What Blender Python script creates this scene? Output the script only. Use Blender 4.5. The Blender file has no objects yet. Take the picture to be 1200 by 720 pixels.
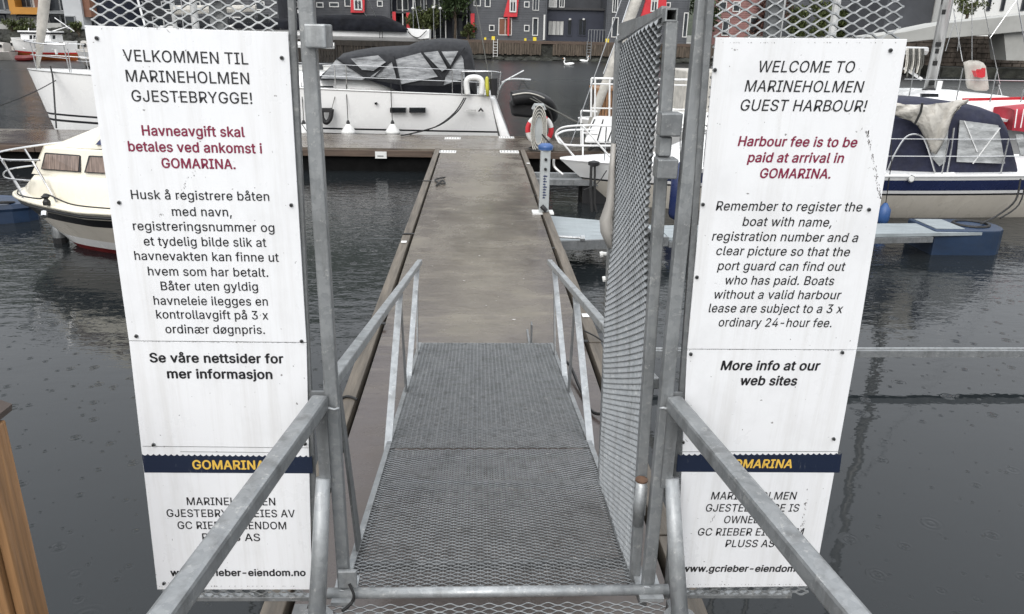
import bpy, math, random
from math import sin, cos, tan, atan, radians, pi, sqrt
from mathutils import Vector, Matrix
random.seed(7)
C = bpy.context.scene.collection
scene = bpy.context.scene

# ------------------------------------------------------------------ camera
F = 900.0; EYE = 2.6                      # focal length in photo pixels (1200 wide), eye height above the water
PITCH = atan((360 - 40) / F); ROLL = atan((600 - 547) / (F / tan(PITCH))); YAW = radians(2.72)
fw = Vector((sin(YAW) * cos(PITCH), cos(YAW) * cos(PITCH), -sin(PITCH)))
r0 = Vector((cos(YAW), -sin(YAW), 0)); u0 = r0.cross(fw)
rt = r0 * cos(ROLL) + u0 * sin(ROLL); up = rt.cross(fw)
EYEP = Vector((0, 0, EYE))
cd = bpy.data.cameras.new('camera'); cam = bpy.data.objects.new('camera', cd); C.objects.link(cam)
cam.matrix_world = Matrix(((rt.x, up.x, -fw.x, 0), (rt.y, up.y, -fw.y, 0), (rt.z, up.z, -fw.z, EYE), (0, 0, 0, 1)))
cd.sensor_width = 36; cd.lens = F / 1200 * 36; cd.clip_start = 0.05; cd.clip_end = 2000
scene.camera = cam
def ray(x, y): return rt * ((x - 600) / F) + up * ((360 - y) / F) + fw
def PZ(x, y, z): d = ray(x, y); return EYEP + d * ((z - EYE) / d.z)
def PY(x, y, Y): d = ray(x, y); return EYEP + d * (Y / d.y)
def PX(x, y, X): d = ray(x, y); return EYEP + d * (X / d.x)

# ------------------------------------------------------------------ world, light, exposure
w = bpy.data.worlds.new("World"); scene.world = w; w.use_nodes = True
nt = w.node_tree; bg = nt.nodes['Background']
sky = nt.nodes.new('ShaderNodeTexSky'); sky.sky_type = 'NISHITA'; sky.sun_disc = False
sky.sun_elevation = radians(36); sky.sun_rotation = radians(200); sky.dust_density = 6; sky.ozone_density = 1
hs = nt.nodes.new('ShaderNodeHueSaturation'); hs.inputs['Saturation'].default_value = 0.25
mx = nt.nodes.new('ShaderNodeMix'); mx.data_type = 'RGBA'; mx.inputs['Factor'].default_value = 0.75
mx.inputs[7].default_value = (12.6, 13.0, 13.6, 1)
nt.links.new(sky.outputs[0], hs.inputs['Color']); nt.links.new(hs.outputs[0], mx.inputs[6]); 
# overcast sky: three times as bright overhead as at the horizon
wtc = nt.nodes.new('ShaderNodeTexCoord'); wsp = nt.nodes.new('ShaderNodeSeparateXYZ'); nt.links.new(wtc.outputs['Generated'], wsp.inputs[0])
wmr = nt.nodes.new('ShaderNodeMapRange'); wmr.inputs[1].default_value = 0; wmr.inputs[2].default_value = 1; wmr.inputs[3].default_value = .45; wmr.inputs[4].default_value = 1.65
nt.links.new(wsp.outputs[2], wmr.inputs[0])
wvm = nt.nodes.new('ShaderNodeVectorMath'); wvm.operation = 'SCALE'; nt.links.new(mx.outputs[2], wvm.inputs[0]); nt.links.new(wmr.outputs[0], wvm.inputs['Scale'])
nt.links.new(wvm.outputs[0], bg.inputs[0])
bg.inputs[1].default_value = 0.13
sl = bpy.data.lights.new('sun', 'SUN'); sl.energy = 1.3; sl.angle = radians(40); sl.color = (1, .97, .93)
sun = bpy.data.objects.new('sun', sl); C.objects.link(sun)
az = radians(200); el = radians(36)
sdir = Vector((sin(az) * cos(el), cos(az) * cos(el), sin(el)))
sun.rotation_euler = sdir.to_track_quat('Z', 'Y').to_euler()
scene.view_settings.view_transform = 'Standard'; scene.view_settings.look = 'None'
scene.view_settings.exposure = 0.0; scene.view_settings.gamma = 1
scene.cycles.max_bounces = 6

# ------------------------------------------------------------------ materials
class N:
    def __init__(s, name):
        s.m = bpy.data.materials.new(name); s.m.use_nodes = True; s.t = s.m.node_tree
        s.b = s.t.nodes['Principled BSDF']
        s.tc = s.t.nodes.new('ShaderNodeTexCoord')
    def n(s, typ, **k):
        o = s.t.nodes.new(typ)
        for a, b in k.items():
            if a[0] == '_': o.inputs[a[1:]].default_value = b
            else: setattr(o, a, b)
        return o
    def l(s, a, b): s.t.links.new(a, b)
    def math(s, op, a, b=None, c=None, clamp=False):
        o = s.n('ShaderNodeMath', operation=op); o.use_clamp = clamp
        for i, v in enumerate((a, b, c)):
            if v is None: continue
            if isinstance(v, (int, float)): o.inputs[i].default_value = v
            else: s.l(v, o.inputs[i])
        return o.outputs[0]
    def mapping(s, scale, src=None):
        o = s.n('ShaderNodeMapping'); o.inputs['Scale'].default_value = scale
        s.l(src or s.tc.outputs['Object'], o.inputs[0]); return o.outputs[0]
    def noise(s, scale, detail=3, vec=None, rough=.55):
        o = s.n('ShaderNodeTexNoise'); o.inputs['Scale'].default_value = scale; o.inputs['Detail'].default_value = detail
        o.inputs['Roughness'].default_value = rough
        s.l(vec or s.tc.outputs['Object'], o.inputs['Vector']); return o.outputs[0]
    def ramp(s, fac, stops):
        o = s.n('ShaderNodeValToRGB'); s.l(fac, o.inputs[0]); e = o.color_ramp.elements
        while len(e) < len(stops): e.new(.5)
        for i, (p, c) in enumerate(stops):
            e[i].position = p; e[i].color = (c if len(c) == 4 else (*c, 1)) if not isinstance(c, (int, float)) else (c, c, c, 1)
        return o.outputs[0]
    def mix(s, f, a, b, mode='MIX'):
        o = s.n('ShaderNodeMix', data_type='RGBA'); o.blend_type = mode
        for i, v in ((0, f), (6, a), (7, b)):
            if isinstance(v, (int, float)): o.inputs[i].default_value = v
            elif isinstance(v, tuple): o.inputs[i].default_value = (*v[:3], 1)
            else: s.l(v, o.inputs[i])
        return o.outputs[2]
    def bump(s, h, dist, strength=1.0, nrm=None):
        o = s.n('ShaderNodeBump'); o.inputs['Distance'].default_value = dist; o.inputs['Strength'].default_value = strength
        s.l(h, o.inputs['Height'])
        if nrm is not None: s.l(nrm, o.inputs['Normal'])
        s.l(o.outputs[0], s.b.inputs['Normal']); return o.outputs[0]
    def col(s, v):
        if isinstance(v, tuple): s.b.inputs['Base Color'].default_value = (*v, 1)
        else: s.l(v, s.b.inputs['Base Color'])
    def set(s, **k):
        for a, b in k.items():
            i = s.b.inputs[a.replace('_', ' ')]
            if isinstance(b, (int, float)): i.default_value = b
            else: s.l(b, i)

def mk(name, base, rough=.5, metal=0, var=.18, scale=6, stretch=(1, 1, 1), bump=0, bscale=30, grime=0, gcol=(.08, .07, .06), spec=.5):
    m = N(name); v = m.mapping(stretch)
    n1 = m.noise(scale, 5, v)
    lo = tuple(c * (1 - var) for c in base); hi = tuple(min(1, c * (1 + var)) for c in base)
    c = m.ramp(n1, [(.3, lo), (.7, hi)])
    if grime:
        g = m.noise(scale * 1.7, 6, m.mapping((stretch[0] * 2, stretch[1] * 2, stretch[2] * .5)), .7)
        c = m.mix(m.ramp(g, [(.5, 0.0), (.8, grime)]), c, gcol)
    m.col(c); r = m.noise(scale * 2.3, 3, v)
    m.set(Roughness=m.ramp(r, [(.3, max(.03, rough - .1)), (.7, min(1, rough + .1))]), Metallic=metal)
    m.b.inputs['Specular IOR Level'].default_value = spec
    if bump: m.bump(m.noise(bscale, 4, v), bump)
    return m.m

def galv(name='galvanised_steel', k=1.0, seed=0):
    m = N(name)
    vo = m.n('ShaderNodeTexVoronoi'); vo.inputs['Scale'].default_value = 60; m.l(m.tc.outputs['Object'], vo.inputs['Vector'])
    sp = m.n('ShaderNodeSeparateColor'); m.l(vo.outputs['Color'], sp.inputs[0])
    n1 = m.noise(9, 6, None, .65); n2 = m.noise(3, 4, m.mapping((6, 6, 1)), .6)
    base = m.mix(n1, (.20 * k, .215 * k, .225 * k), (.44 * k, .455 * k, .46 * k))
    base = m.mix(m.math('MULTIPLY', sp.outputs[0], .35), base, (.52 * k, .53 * k, .53 * k))
    base = m.mix(m.ramp(n2, [(.5, 0.0), (.72, .55)]), base, (.13 * k, .13 * k, .125 * k))
    n3 = m.noise(38, 6, None, .75)
    base = m.mix(m.ramp(n3, [(.58, 0.0), (.68, .8)]), base, (.62 * k, .62 * k, .6 * k))
    rust = m.noise(4.3, 7, m.mapping((1, 1, .6)), .75)
    base = m.mix(m.ramp(rust, [(.66, 0.0), (.76, .6)]), base, (.13, .075, .04))
    m.col(base); m.set(Metallic=.45, Roughness=m.ramp(n1, [(.3, .28), (.7, .55)]))
    m.bump(m.math('ADD', n3, m.math('MULTIPLY', sp.outputs[0], .2)), .0012)
    return m.m

M = {}
M['galv'] = galv('galvanised_steel', .72); M['galv_dark'] = galv('dark_galvanised_steel', .55); M['leafmesh'] = galv('gate_mesh_steel', .74); M['grate'] = galv('expanded_metal_steel', .62)
M['galv_light'] = galv('bright_galvanised_steel', .98)
M['rust'] = mk('rusty_steel', (.11, .06, .035), .7, .2, .5, 30, bump=.002)
M['black'] = mk('black_rubber', (.012, .012, .013), .5, 0, .3)
M['rope'] = mk('rope', (.10, .10, .09), .9, 0, .4, 60)
M['rope_dark'] = mk('dark_rope', (.02, .02, .02), .9, 0, .4, 60)
M['rope_white'] = mk('white_rope', (.55, .53, .48), .9, 0, .3, 60)
M['gel'] = mk('white_gelcoat', (.82, .82, .81), .25, 0, .03, 1.5, grime=.06, gcol=(.35, .34, .3))
M['gel_cream'] = mk('cream_gelcoat', (.76, .715, .60), .25, 0, .05, 1.5, grime=.15, gcol=(.4, .36, .27))
M['hull_cream'] = mk('greyish_cream_hull_paint', (.60, .56, .49), .3, 0, .07, 1.2, (1, 1, .5), grime=.35, gcol=(.28, .25, .2))
M['hull_grey'] = mk('light_grey_hull_paint', (.42, .40, .37), .35, 0, .1, 1.5, grime=.3, gcol=(.2, .18, .15))
M['navy'] = mk('navy_gelcoat', (.02, .03, .09), .25, 0, .1, 3)
M['navy_cloth'] = mk('navy_canvas', (.009, .011, .030), .8, 0, .35, 5, bump=.01, bscale=7)
M['grey_cloth'] = mk('charcoal_canvas', (.017, .018, .021), .85, 0, .3, 5, bump=.01, bscale=6)
M['black_cloth'] = mk('black_tarpaulin', (.006, .0065, .009), .9, 0, .5, 2, bump=.03, bscale=2, spec=.15)
M['beige_cloth'] = mk('beige_canvas', (.44, .42, .38), .8, 0, .22, 5, bump=.03, bscale=6, grime=.3, gcol=(.2, .18, .15))
M['bootred'] = mk('red_antifouling', (.13, .012, .012), .5, 0, .2)
M['blackstripe'] = mk('black_trim', (.01, .01, .012), .4, 0, .1)
M['redstripe'] = mk('red_trim', (.5, .02, .03), .4, 0, .1)
M['red'] = mk('red_paint', (.55, .03, .04), .45, 0, .12, 3)
M['darkglass'] = mk('dark_window_glass', (.01, .012, .014), .06, 0, .3, 3)
M['inox'] = mk('stainless_tube', (.6, .6, .6), .2, .9, .1)
M['whitetube'] = mk('white_painted_tube', (.75, .75, .74), .35, 0, .06)
M['alu'] = mk('aluminium_spar', (.5, .5, .49), .35, .3, .12, 4, (3, 3, .5), grime=.3)
M['wood'] = mk('weathered_kerb_timber', (.105, .088, .068), .6, 0, .4, 3, (8, .6, 8), bump=.004, bscale=10, grime=.5, gcol=(.05, .04, .03))
M['fascia'] = mk('brown_fascia_timber', (.085, .058, .042), .65, 0, .35, 3, (.5, 6, 8), bump=.004, bscale=12)
M['post'] = mk('warm_fence_timber', (.27, .145, .062), .6, 0, .5, 4, (9, 9, .45), bump=.003, bscale=8, grime=.35, gcol=(.12, .05, .02))
M['capwood'] = mk('dark_stained_timber', (.045, .03, .022), .5, 0, .3, 6)
M['teak'] = mk('teak_slats', (.25, .13, .06), .6, 0, .35, 4, (4, 4, 1))
M['pile'] = mk('wet_pile_timber', (.085, .065, .048), .8, 0, .5, 2, (3, 3, .5), bump=.02, bscale=4, grime=.5, gcol=(.03, .035, .015))
M['tarred'] = mk('tarred_timber', (.022, .018, .014), .85, 0, .5, 2, (3, 3, .5))
M['floatblack'] = mk('pier_float_black', (.006, .006, .006), .95, 0, .3, spec=.1)
M['rock'] = mk('dark_shore_rock', (.025, .026, .02), .8, 0, .6, 1.5, bump=.2, bscale=1.5)
M['blue'] = mk('dark_blue_float_plastic', (.012, .028, .062), .45, 0, .3, 2, (1, 1, 2), grime=.4, gcol=(.02, .03, .04))
M['bluecap'] = mk('blue_plastic', (.035, .09, .24), .4, 0, .15)
M['yellow'] = mk('yellow_paint', (.75, .58, .04), .5, 0, .15)
M['siding'] = mk('dark_grey_siding_paint', (.045, .048, .055), .6, 0, .2, .6)
M['siding2'] = mk('mid_grey_siding_paint', (.062, .066, .074), .6, 0, .2, .6)
M['navywall'] = mk('navy_panelling', (.022, .026, .042), .5, 0, .15, .8)
M['winframe'] = mk('white_window_paint', (.62, .62, .6), .5, 0, .06)
M['pane'] = mk('far_window_glass', (.03, .035, .04), .08, 0, .8, .7)
M['curtain'] = mk('pale_curtain', (.42, .42, .40), .7, 0, .35, 1.5, (5, 5, .3))
M['render'] = mk('light_render', (.45, .46, .47), .7, 0, .1, .6)
M['ochre'] = mk('ochre_panel', (.42, .19, .025), .5, 0, .15, .7)
M['brownpanel'] = mk('brown_panel', (.16, .07, .04), .6, 0, .25, 1)
M['pink'] = mk('dusty_red_wall', (.22, .11, .10), .7, 0, .25, 1)
M['concrete'] = mk('bridge_concrete', (.36, .36, .34), .75, 0, .12, .3, (1, 1, 2), grime=.3, gcol=(.15, .14, .12))
M['roofdark'] = mk('dark_roofing', (.04, .04, .042), .7)
M['bark'] = mk('bark', (.06, .045, .03), .9, 0, .4, 4)
M['yellowbag'] = mk('yellow_buoy_cover', (.45, .43, .05), .6, 0, .2)
M['cord'] = mk('black_cord', (.01, .01, .01), .6)
M['whiteplastic'] = mk('white_plastic', (.7, .7, .68), .4, 0, .06, 5, grime=.15)
M['greyplastic'] = mk('grey_pedestal_paint', (.38, .40, .40), .4, 0, .12, 5, grime=.25)
M['fingertop'] = mk('finger_deck_plate', (.27, .30, .31), .5, .1, .2, 3, (1, 6, 1), bump=.003, bscale=30)
M['swan'] = mk('swan_feathers', (.8, .8, .78), .8, 0, .05)
M['beak'] = mk('orange_beak', (.6, .2, .03), .5)

def leafmat(name, a, b):
    m = N(name); oi = m.n('ShaderNodeObjectInfo'); n1 = m.noise(.8, 4)
    n2 = m.noise(9, 2)
    m.col(m.ramp(m.math('ADD', m.math('MULTIPLY', n1, .6), m.math('MULTIPLY', n2, .4)), [(.35, a), (.65, b)])); m.set(Roughness=.7); return m.m
M['leaf'] = leafmat('dark_green_leaves', (.018, .035, .012), (.06, .095, .03))
M['leaf2'] = leafmat('olive_green_leaves', (.04, .055, .015), (.12, .14, .045))
M['leaf3'] = leafmat('reddish_leaves', (.05, .025, .02), (.13, .06, .045))
M['hill'] = leafmat('wooded_hillside', (.012, .02, .010), (.05, .06, .035))

def vinyl():
    m = N('vinyl_painted_reflections'); n1 = m.noise(2.6, 6, m.mapping((.8, 1, 3.4)), .72); n2 = m.noise(11, 3, m.mapping((.5, 1, 2.5)), .6)
    m.col(m.ramp(m.math('ADD', m.math('MULTIPLY', n1, .7), m.math('MULTIPLY', n2, .3)), [(.40, (.13, .135, .14)), (.5, (.27, .28, .29)), (.62, (.42, .43, .44))])); m.set(Roughness=.15)  # reflections on the clear sheet put into the colour as grey streaks
    m.bump(n1, .02); return m.m
M['vinyl'] = vinyl()
M['vinyl_light'] = mk('clouded_vinyl', (.36, .37, .37), .25, 0, .45, 4, (1, 1, 2.4), bump=.02, bscale=6)

def signmat():
    m = N('white_sign_board'); v = m.mapping((1, 1, 1))
    st = m.noise(9, 6, m.mapping((2.2, 1, .10)), .75)
    cl = m.noise(6, 5, m.mapping((1, 1, .8)), .65)
    c = m.mix(m.ramp(st, [(.48, 0.0), (.78, .38)]), (.765, .77, .78), (.46, .44, .40))
    c = m.mix(m.ramp(cl, [(.5, 0.0), (.72, .30)]), c, (.55, .55, .55))
    sp = m.noise(75, 2, None, .5); c = m.mix(m.ramp(sp, [(.735, 0.0), (.77, .8)]), c, (.12, .11, .1))
    sp2 = m.noise(26, 6, m.mapping((1.6, 1, .5)), .8); c = m.mix(m.ramp(sp2, [(.69, 0.0), (.76, .55)]), c, (.16, .15, .14))
    m.col(c); m.set(Roughness=m.ramp(cl, [(.3, .22), (.7, .42)])); m.bump(m.noise(3, 2), .002); return m.m
M['sign'] = signmat()
def flat(name, col, rough=.4):
    m = N(name); n1 = m.noise(60, 4, m.mapping((2, 1, .3)), .7)
    m.col(m.mix(m.ramp(n1, [(.62, 0.0), (.75, .25)]), col, (.4, .4, .4))); m.set(Roughness=rough); return m.m
M['ink'] = flat('black_print', (.012, .012, .014)); M['inkred'] = flat('crimson_print', (.20, .012, .045))
M['inkamber'] = flat('amber_print', (.72, .46, .08)); M['inknavy'] = flat('navy_print', (.003, .010, .032), .6)

def deckmat():
    m = N('wet_deck_board'); pos = m.n('ShaderNodeNewGeometry').outputs['Position']
    a = m.noise(.55, 5, m.mapping((1.5, .8, 1), pos), .6); b = m.noise(2.2, 7, m.mapping((1, 1.6, 1), pos), .7); f = m.noise(26, 5, pos, .7)
    st = m.noise(1.1, 6, m.mapping((1.4, 5, 1), pos), .65)
    c = m.mix(m.ramp(a, [(.36, 0.0), (.62, 1.0)]), (.046, .034, .032), (.165, .143, .106))
    c = m.mix(m.ramp(b, [(.35, .5), (.7, 0.0)]), c, (.085, .065, .066))
    c = m.mix(m.ramp(st, [(.5, 0.0), (.7, .55)]), c, (.235, .205, .16))
    c = m.mix(m.ramp(f, [(.3, .35), (.7, 0.0)]), c, (.05, .042, .038))
    s2 = m.noise(7, 8, m.mapping((1, 1, 1), pos), .85); c = m.mix(m.ramp(s2, [(.69, 0.0), (.74, .6)]), c, (.45, .44, .4))
    # long worn lanes along the pier where people walk
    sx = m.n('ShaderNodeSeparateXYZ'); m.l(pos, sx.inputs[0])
    lane = m.math('ABSOLUTE', m.math('SUBTRACT', sx.outputs[0], m.math('ADD', .05, m.math('MULTIPLY', m.math('SUBTRACT', a, .5), .8))))
    c = m.mix(m.ramp(lane, [(.1, .32), (.7, 0.0)]), c, (.20, .178, .135))
    near_dark = m.ramp(m.math('ADD', m.math('MULTIPLY', sx.outputs[1], .1), m.math('MULTIPLY', a, .25)), [(.50, .75), (.66, 0.0)]); c = m.mix(near_dark, c, m.mix(b, (.040, .030, .030), (.085, .066, .060)))  # deck colour turns darker brown toward the gate
    m.col(c); m.set(Roughness=m.ramp(m.math('ADD', m.math('MULTIPLY', a, .6), m.math('MULTIPLY', b, .4)), [(.42, .07), (.62, .45)]))
    m.bump(m.math('ADD', m.math('MULTIPLY', f, .5), b), .004); return m.m
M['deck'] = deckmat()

def watermat():
    m = N('harbour_water'); pos = m.n('ShaderNodeNewGeometry').outputs['Position']
    m.col((.012, .0145, .016)); sx = m.n('ShaderNodeSeparateXYZ'); m.l(pos, sx.inputs[0])
    m.set(Roughness=m.ramp(m.math('MULTIPLY', sx.outputs[1], .02), [(.12, .02), (.5, .12), (1.0, .28)]), IOR=1.33)
    # ruffled water farther out, calm close to the quay
    far = m.ramp(m.math('MULTIPLY', sx.outputs[1], .02), [(.09, .03), (.16, .45), (.4, 1.0)])
    patch = m.ramp(m.noise(.25, 3, pos), [(.35, .45), (.65, 1.0)])
    wv = m.math('ADD', m.math('MULTIPLY', m.noise(5.5, 3, m.mapping((.7, 1.4, 1), pos), .6), 1.0), m.math('MULTIPLY', m.noise(1.3, 2, pos), 1.2))
    h = m.math('MULTIPLY', m.math('MULTIPLY', wv, m.math('MULTIPLY', far, patch)), .024)
    h = m.math('ADD', h, m.math('MULTIPLY', m.noise(.9, 2, pos), .008))
    for sc, dens, rmax, lam, amp in ((1.3, .40, .12, .036, .0009), (3.4, .75, .07, .026, .0010), (6.3, .55, .032, .017, .0008)):
        off = m.n('ShaderNodeVectorMath', operation='ADD'); off.inputs[1].default_value = (sc * 3.1, sc * 7.7, 0); m.l(pos, off.inputs[0])
        vo = m.n('ShaderNodeTexVoronoi', voronoi_dimensions='2D'); vo.inputs['Scale'].default_value = sc; vo.inputs['Randomness'].default_value = 1
        m.l(off.outputs[0], vo.inputs['Vector'])
        sp = m.n('ShaderNodeSeparateColor'); m.l(vo.outputs['Color'], sp.inputs[0])
        d = m.math('DIVIDE', vo.outputs['Distance'], sc)
        R = m.math('MULTIPLY', m.math('ADD', sp.outputs[1], .25), rmax * .8)
        t = m.math('DIVIDE', d, R)
        env = m.math('MULTIPLY', m.math('SUBTRACT', 1.0, t, clamp=True), 1.6, clamp=True)
        on = m.math('GREATER_THAN', sp.outputs[0], 1 - dens)
        wave_ = m.math('SINE', m.math('MULTIPLY', d, 2 * pi / lam))
        h = m.math('ADD', h, m.math('MULTIPLY', m.math('MULTIPLY', wave_, m.math('MULTIPLY', env, on)), amp))
    m.bump(h, 1.0, 1.0); return m.m
M['water'] = watermat()

# ------------------------------------------------------------------ mesh building
ORG = {}
class MB:
    def __init__(s): s.v = []; s.f = []; s.mi = []; s.cur = 0
    def quad(s, *p):
        b = len(s.v); s.v += [Vector(q) for q in p]; s.f.append(tuple(range(b, b + len(p)))); s.mi.append(s.cur); return s
    def box(s, lo, hi):
        x0, y0, z0 = lo; x1, y1, z1 = hi
        return s.hexa([(x0, y0, z0), (x1, y0, z0), (x1, y1, z0), (x0, y1, z0), (x0, y0, z1), (x1, y0, z1), (x1, y1, z1), (x0, y1, z1)])
    def hexa(s, p):
        b = len(s.v); s.v += [Vector(q) for q in p]
        for f in ((0, 3, 2, 1), (4, 5, 6, 7), (0, 1, 5, 4), (1, 2, 6, 5), (2, 3, 7, 6), (3, 0, 4, 7)):
            s.f.append(tuple(b + i for i in f)); s.mi.append(s.cur)
        return s
    def beam(s, a, b, w_, h_, ref=(0, 0, 1)):
        a = Vector(a); b = Vector(b); d = (b - a).normalized(); x = d.cross(Vector(ref))
        if x.length < 1e-4: x = d.cross(Vector((0, 1, 0)))
        x.normalize(); z = x.cross(d); x = x * (w_ / 2); z = z * (h_ / 2)
        return s.hexa([a - x - z, a + x - z, b + x - z, b - x - z, a - x + z, a + x + z, b + x + z, b - x + z])
    def tube(s, pts, r, n=8, cap=True):
        pts = [Vector(p) for p in pts]; base = len(s.v); rr = r if isinstance(r, (list, tuple)) else [r] * len(pts)
        prev = None
        for i, p in enumerate(pts):
            d = (pts[min(i + 1, len(pts) - 1)] - pts[max(i - 1, 0)]).normalized()
            if prev is None: x = d.cross(Vector((0, 0, 1))) if abs(d.z) < .9 else d.cross(Vector((0, 1, 0)))
            else: x = prev - d * prev.dot(d)
            x.normalize(); prev = x; y = d.cross(x)
            for k in range(n): a = 2 * pi * k / n; s.v.append(p + (x * cos(a) + y * sin(a)) * rr[i])
        for i in range(len(pts) - 1):
            for k in range(n):
                a = base + i * n + k; b = base + i * n + (k + 1) % n
                s.f.append((a, b, b + n, a + n)); s.mi.append(s.cur)
        if cap:
            s.f.append(tuple(base + k for k in range(n))[::-1]); s.mi.append(s.cur)
            s.f.append(tuple(base + (len(pts) - 1) * n + k for k in range(n))); s.mi.append(s.cur)
        return s
    def loft(s, rows, cap=False, closed=False, mats=None):
        base = len(s.v); n = len(rows[0])
        for r in rows: s.v += [Vector(p) for p in r]
        for i in range(len(rows) - 1):
            for k in range(n if closed else n - 1):
                a = base + i * n + k; b = base + i * n + (k + 1) % n
                s.f.append((a, b, b + n, a + n)); s.mi.append(mats[k] if mats else s.cur)
        if cap:
            for i in (0, len(rows) - 1): s.f.append(tuple(base + i * n + k for k in range(n))); s.mi.append(mats[0] if mats else s.cur)
        return s
    def prism(s, poly, off):
        """poly: list of 3D points, extruded by off"""
        off = Vector(off); b = len(s.v); n = len(poly); P = [Vector(p) for p in poly]; s.v += P + [p + off for p in P]
        s.f.append(tuple(b + i for i in range(n))[::-1]); s.f.append(tuple(b + n + i for i in range(n))); s.mi += [s.cur] * 2
        for i in range(n):
            j = (i + 1) % n; s.f.append((b + i, b + j, b + n + j, b + n + i)); s.mi.append(s.cur)
        return s
    def lathe(s, c, prof, n=14):
        rows = [[(c[0] + r * cos(2 * pi * k / n), c[1] + r * sin(2 * pi * k / n), c[2] + z) for k in range(n)] for r, z in prof]
        return s.loft(rows, cap=True, closed=True)
    def build(s, name, mat, parent=None, smooth=False, bevel=0, **props):
        org = ORG.get(parent.name, Vector()) if parent else props.pop('org', Vector())
        org = Vector(org)
        me = bpy.data.meshes.new(name); me.from_pydata([v - org for v in s.v], [], s.f)
        for m_ in (mat if isinstance(mat, (list, tuple)) else [mat]): me.materials.append(m_)
        for i, p in enumerate(me.polygons): p.material_index = s.mi[i]; p.use_smooth = bool(smooth)
        me.update()
        o = bpy.data.objects.new(name, me); C.objects.link(o)
        if parent: o.parent = parent
        else: o.location = org
        ORG[o.name] = org
        if smooth == 'auto':
            bm_mod = None
        if bevel:
            b = o.modifiers.new('bevel', 'BEVEL'); b.width = bevel; b.segments = 2; b.limit_method = 'ANGLE'; b.angle_limit = radians(40)
        for k, v in props.items(): o[k] = v
        return o
def thing(name, label, cat, loc=(0, 0, 0), group=None):
    o = bpy.data.objects.new(name, None); C.objects.link(o); o.location = loc; o.empty_display_size = .1
    o['label'] = label; o['category'] = cat
    if group: o['group'] = group
    ORG[o.name] = Vector(loc); return o
def copy_tree(src, loc, label=None, parent=None):
    c = src.copy(); C.objects.link(c); ORG[c.name] = Vector(loc) if loc is not None else Vector()
    if parent: c.parent = parent
    if loc is not None: c.location = loc
    if label: c['label'] = label
    for ch in list(src.children): copy_tree(ch, None, None, c)
    return c
def catenary(a, b, sag, n=10):
    a = Vector(a); b = Vector(b); return [a.lerp(b, i / n) - Vector((0, 0, sag * 4 * (i / n) * (1 - i / n))) for i in range(n + 1)]
def bez(pts, n=6):
    """smooth path through points (Catmull-Rom)"""
    P = [Vector(p) for p in pts]; P = [P[0]] + P + [P[-1]]; out = []
    for i in range(1, len(P) - 2):
        for k in range(n):
            t = k / n; a, b, c, d = P[i - 1], P[i], P[i + 1], P[i + 2]
            out.append(.5 * ((2 * b) + (c - a) * t + (2 * a - 5 * b + 4 * c - d) * t * t + (3 * b - a - 3 * c + d) * t ** 3))
    return out + [P[-2]]
def lines(parent, name, mat, segs, r=.006, n=5):
    for a, b in segs: MB().tube([a, b], r, n).build(name, mat, parent)

# ================================================================== SETTING
def structure(o): o['kind'] = 'structure'; return o
wt = MB(); wt.quad((-900, -60, 0), (900, -60, 0), (900, 900, 0), (-900, 900, 0)); structure(wt.build('water', M['water']))
bed = MB(); bed.quad((-900, -60, -3), (900, -60, -3), (900, 900, -3), (-900, 900, -3)); structure(bed.build('seabed', M['rock']))
# wooded hillside behind the far shore
def hill():
    mb = MB(); rows = []
    for j in range(13):
        row = []
        for i in range(90):
            a = radians(-100 + 200 * i / 89); rr = 135 + j * 16
            x = rr * sin(a); y = rr * cos(a) * 1.0 + 0
            t = j / 12; zz = -1 + 150 * (t ** .8) * (.45 + .38 * math.exp(-((a + .12) / .42) ** 2)) + 7 * sin(i * .31 + j * .4) * t + 5 * sin(i * .87) * t + random.uniform(-2.0, 2.0) * (j > 0)
            row.append((x, y, zz))
        rows.append(row)
    mb.loft(rows); o = mb.build('hillside', M['hill'], smooth=True); structure(o)
hill()

# ---- floating pier
DZ = .45
pier = MB()
pier.hexa([(-.72, .9, .40), (.79, .9, .40), (.79, 15.2, .40), (-.72, 15.2, .40), (-.72, .9, DZ), (.79, .9, DZ), (.79, 15.2, DZ), (-.72, 15.2, DZ)])
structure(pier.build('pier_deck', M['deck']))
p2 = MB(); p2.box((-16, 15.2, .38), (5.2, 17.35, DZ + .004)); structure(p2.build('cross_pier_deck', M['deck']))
u = MB(); u.box((-.70, .95, -.25), (.77, 15.2, .396)); structure(u.build('pier_float', M['floatblack']))
# kerb timbers, one by one, with a dark slot between them and the deck
def kerb(x, flip):
    joints = [1.0, 3.1, 5.55, 8.35, 11.6, 15.17] if flip < 0 else [1.0, 2.9, 5.2, 7.8, 10.6, 13.1, 15.17]
    th = thing('edge_kerb', 'brown timber kerb along the %s edge of the wet pier' % ('left' if flip < 0 else 'right'), 'kerb', (x, 1, DZ), 'timber kerbs along the pier')
    for a, b in zip(joints, joints[1:]):
        j = random.uniform(-.004, .004)
        MB().box((x - .045 + j, a + .006, .28), (x + .045 + j, b - .006, DZ + .028 + j)).build('timber', M['wood'], th, bevel=.006)
    for yy in joints[1:-1]:
        MB().box((x - .055, yy - .02, DZ + .033), (x + .07 * -flip * 1.2, yy + .02, DZ + .040)).build('bracket', M['cord'], th)
    return th
kerb(-.79, -1); kerb(.865, 1)
def tag_plate(x, y, s, label):
    o = MB().box((x - s, y - s * 1.3, DZ + .0335), (x + s, y + s * 1.3, DZ + .038)).build('reflector_plate', M['whiteplastic'], None, org=(x, y, DZ + .03)); o['label'] = label; o['category'] = 'plate'
tag_plate(-.79, 8.0, .028, 'small white plate on the left pier kerb halfway out'); tag_plate(.865, 5.75, .028, 'small white plate on right pier kerb near the ramp rail')
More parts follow.
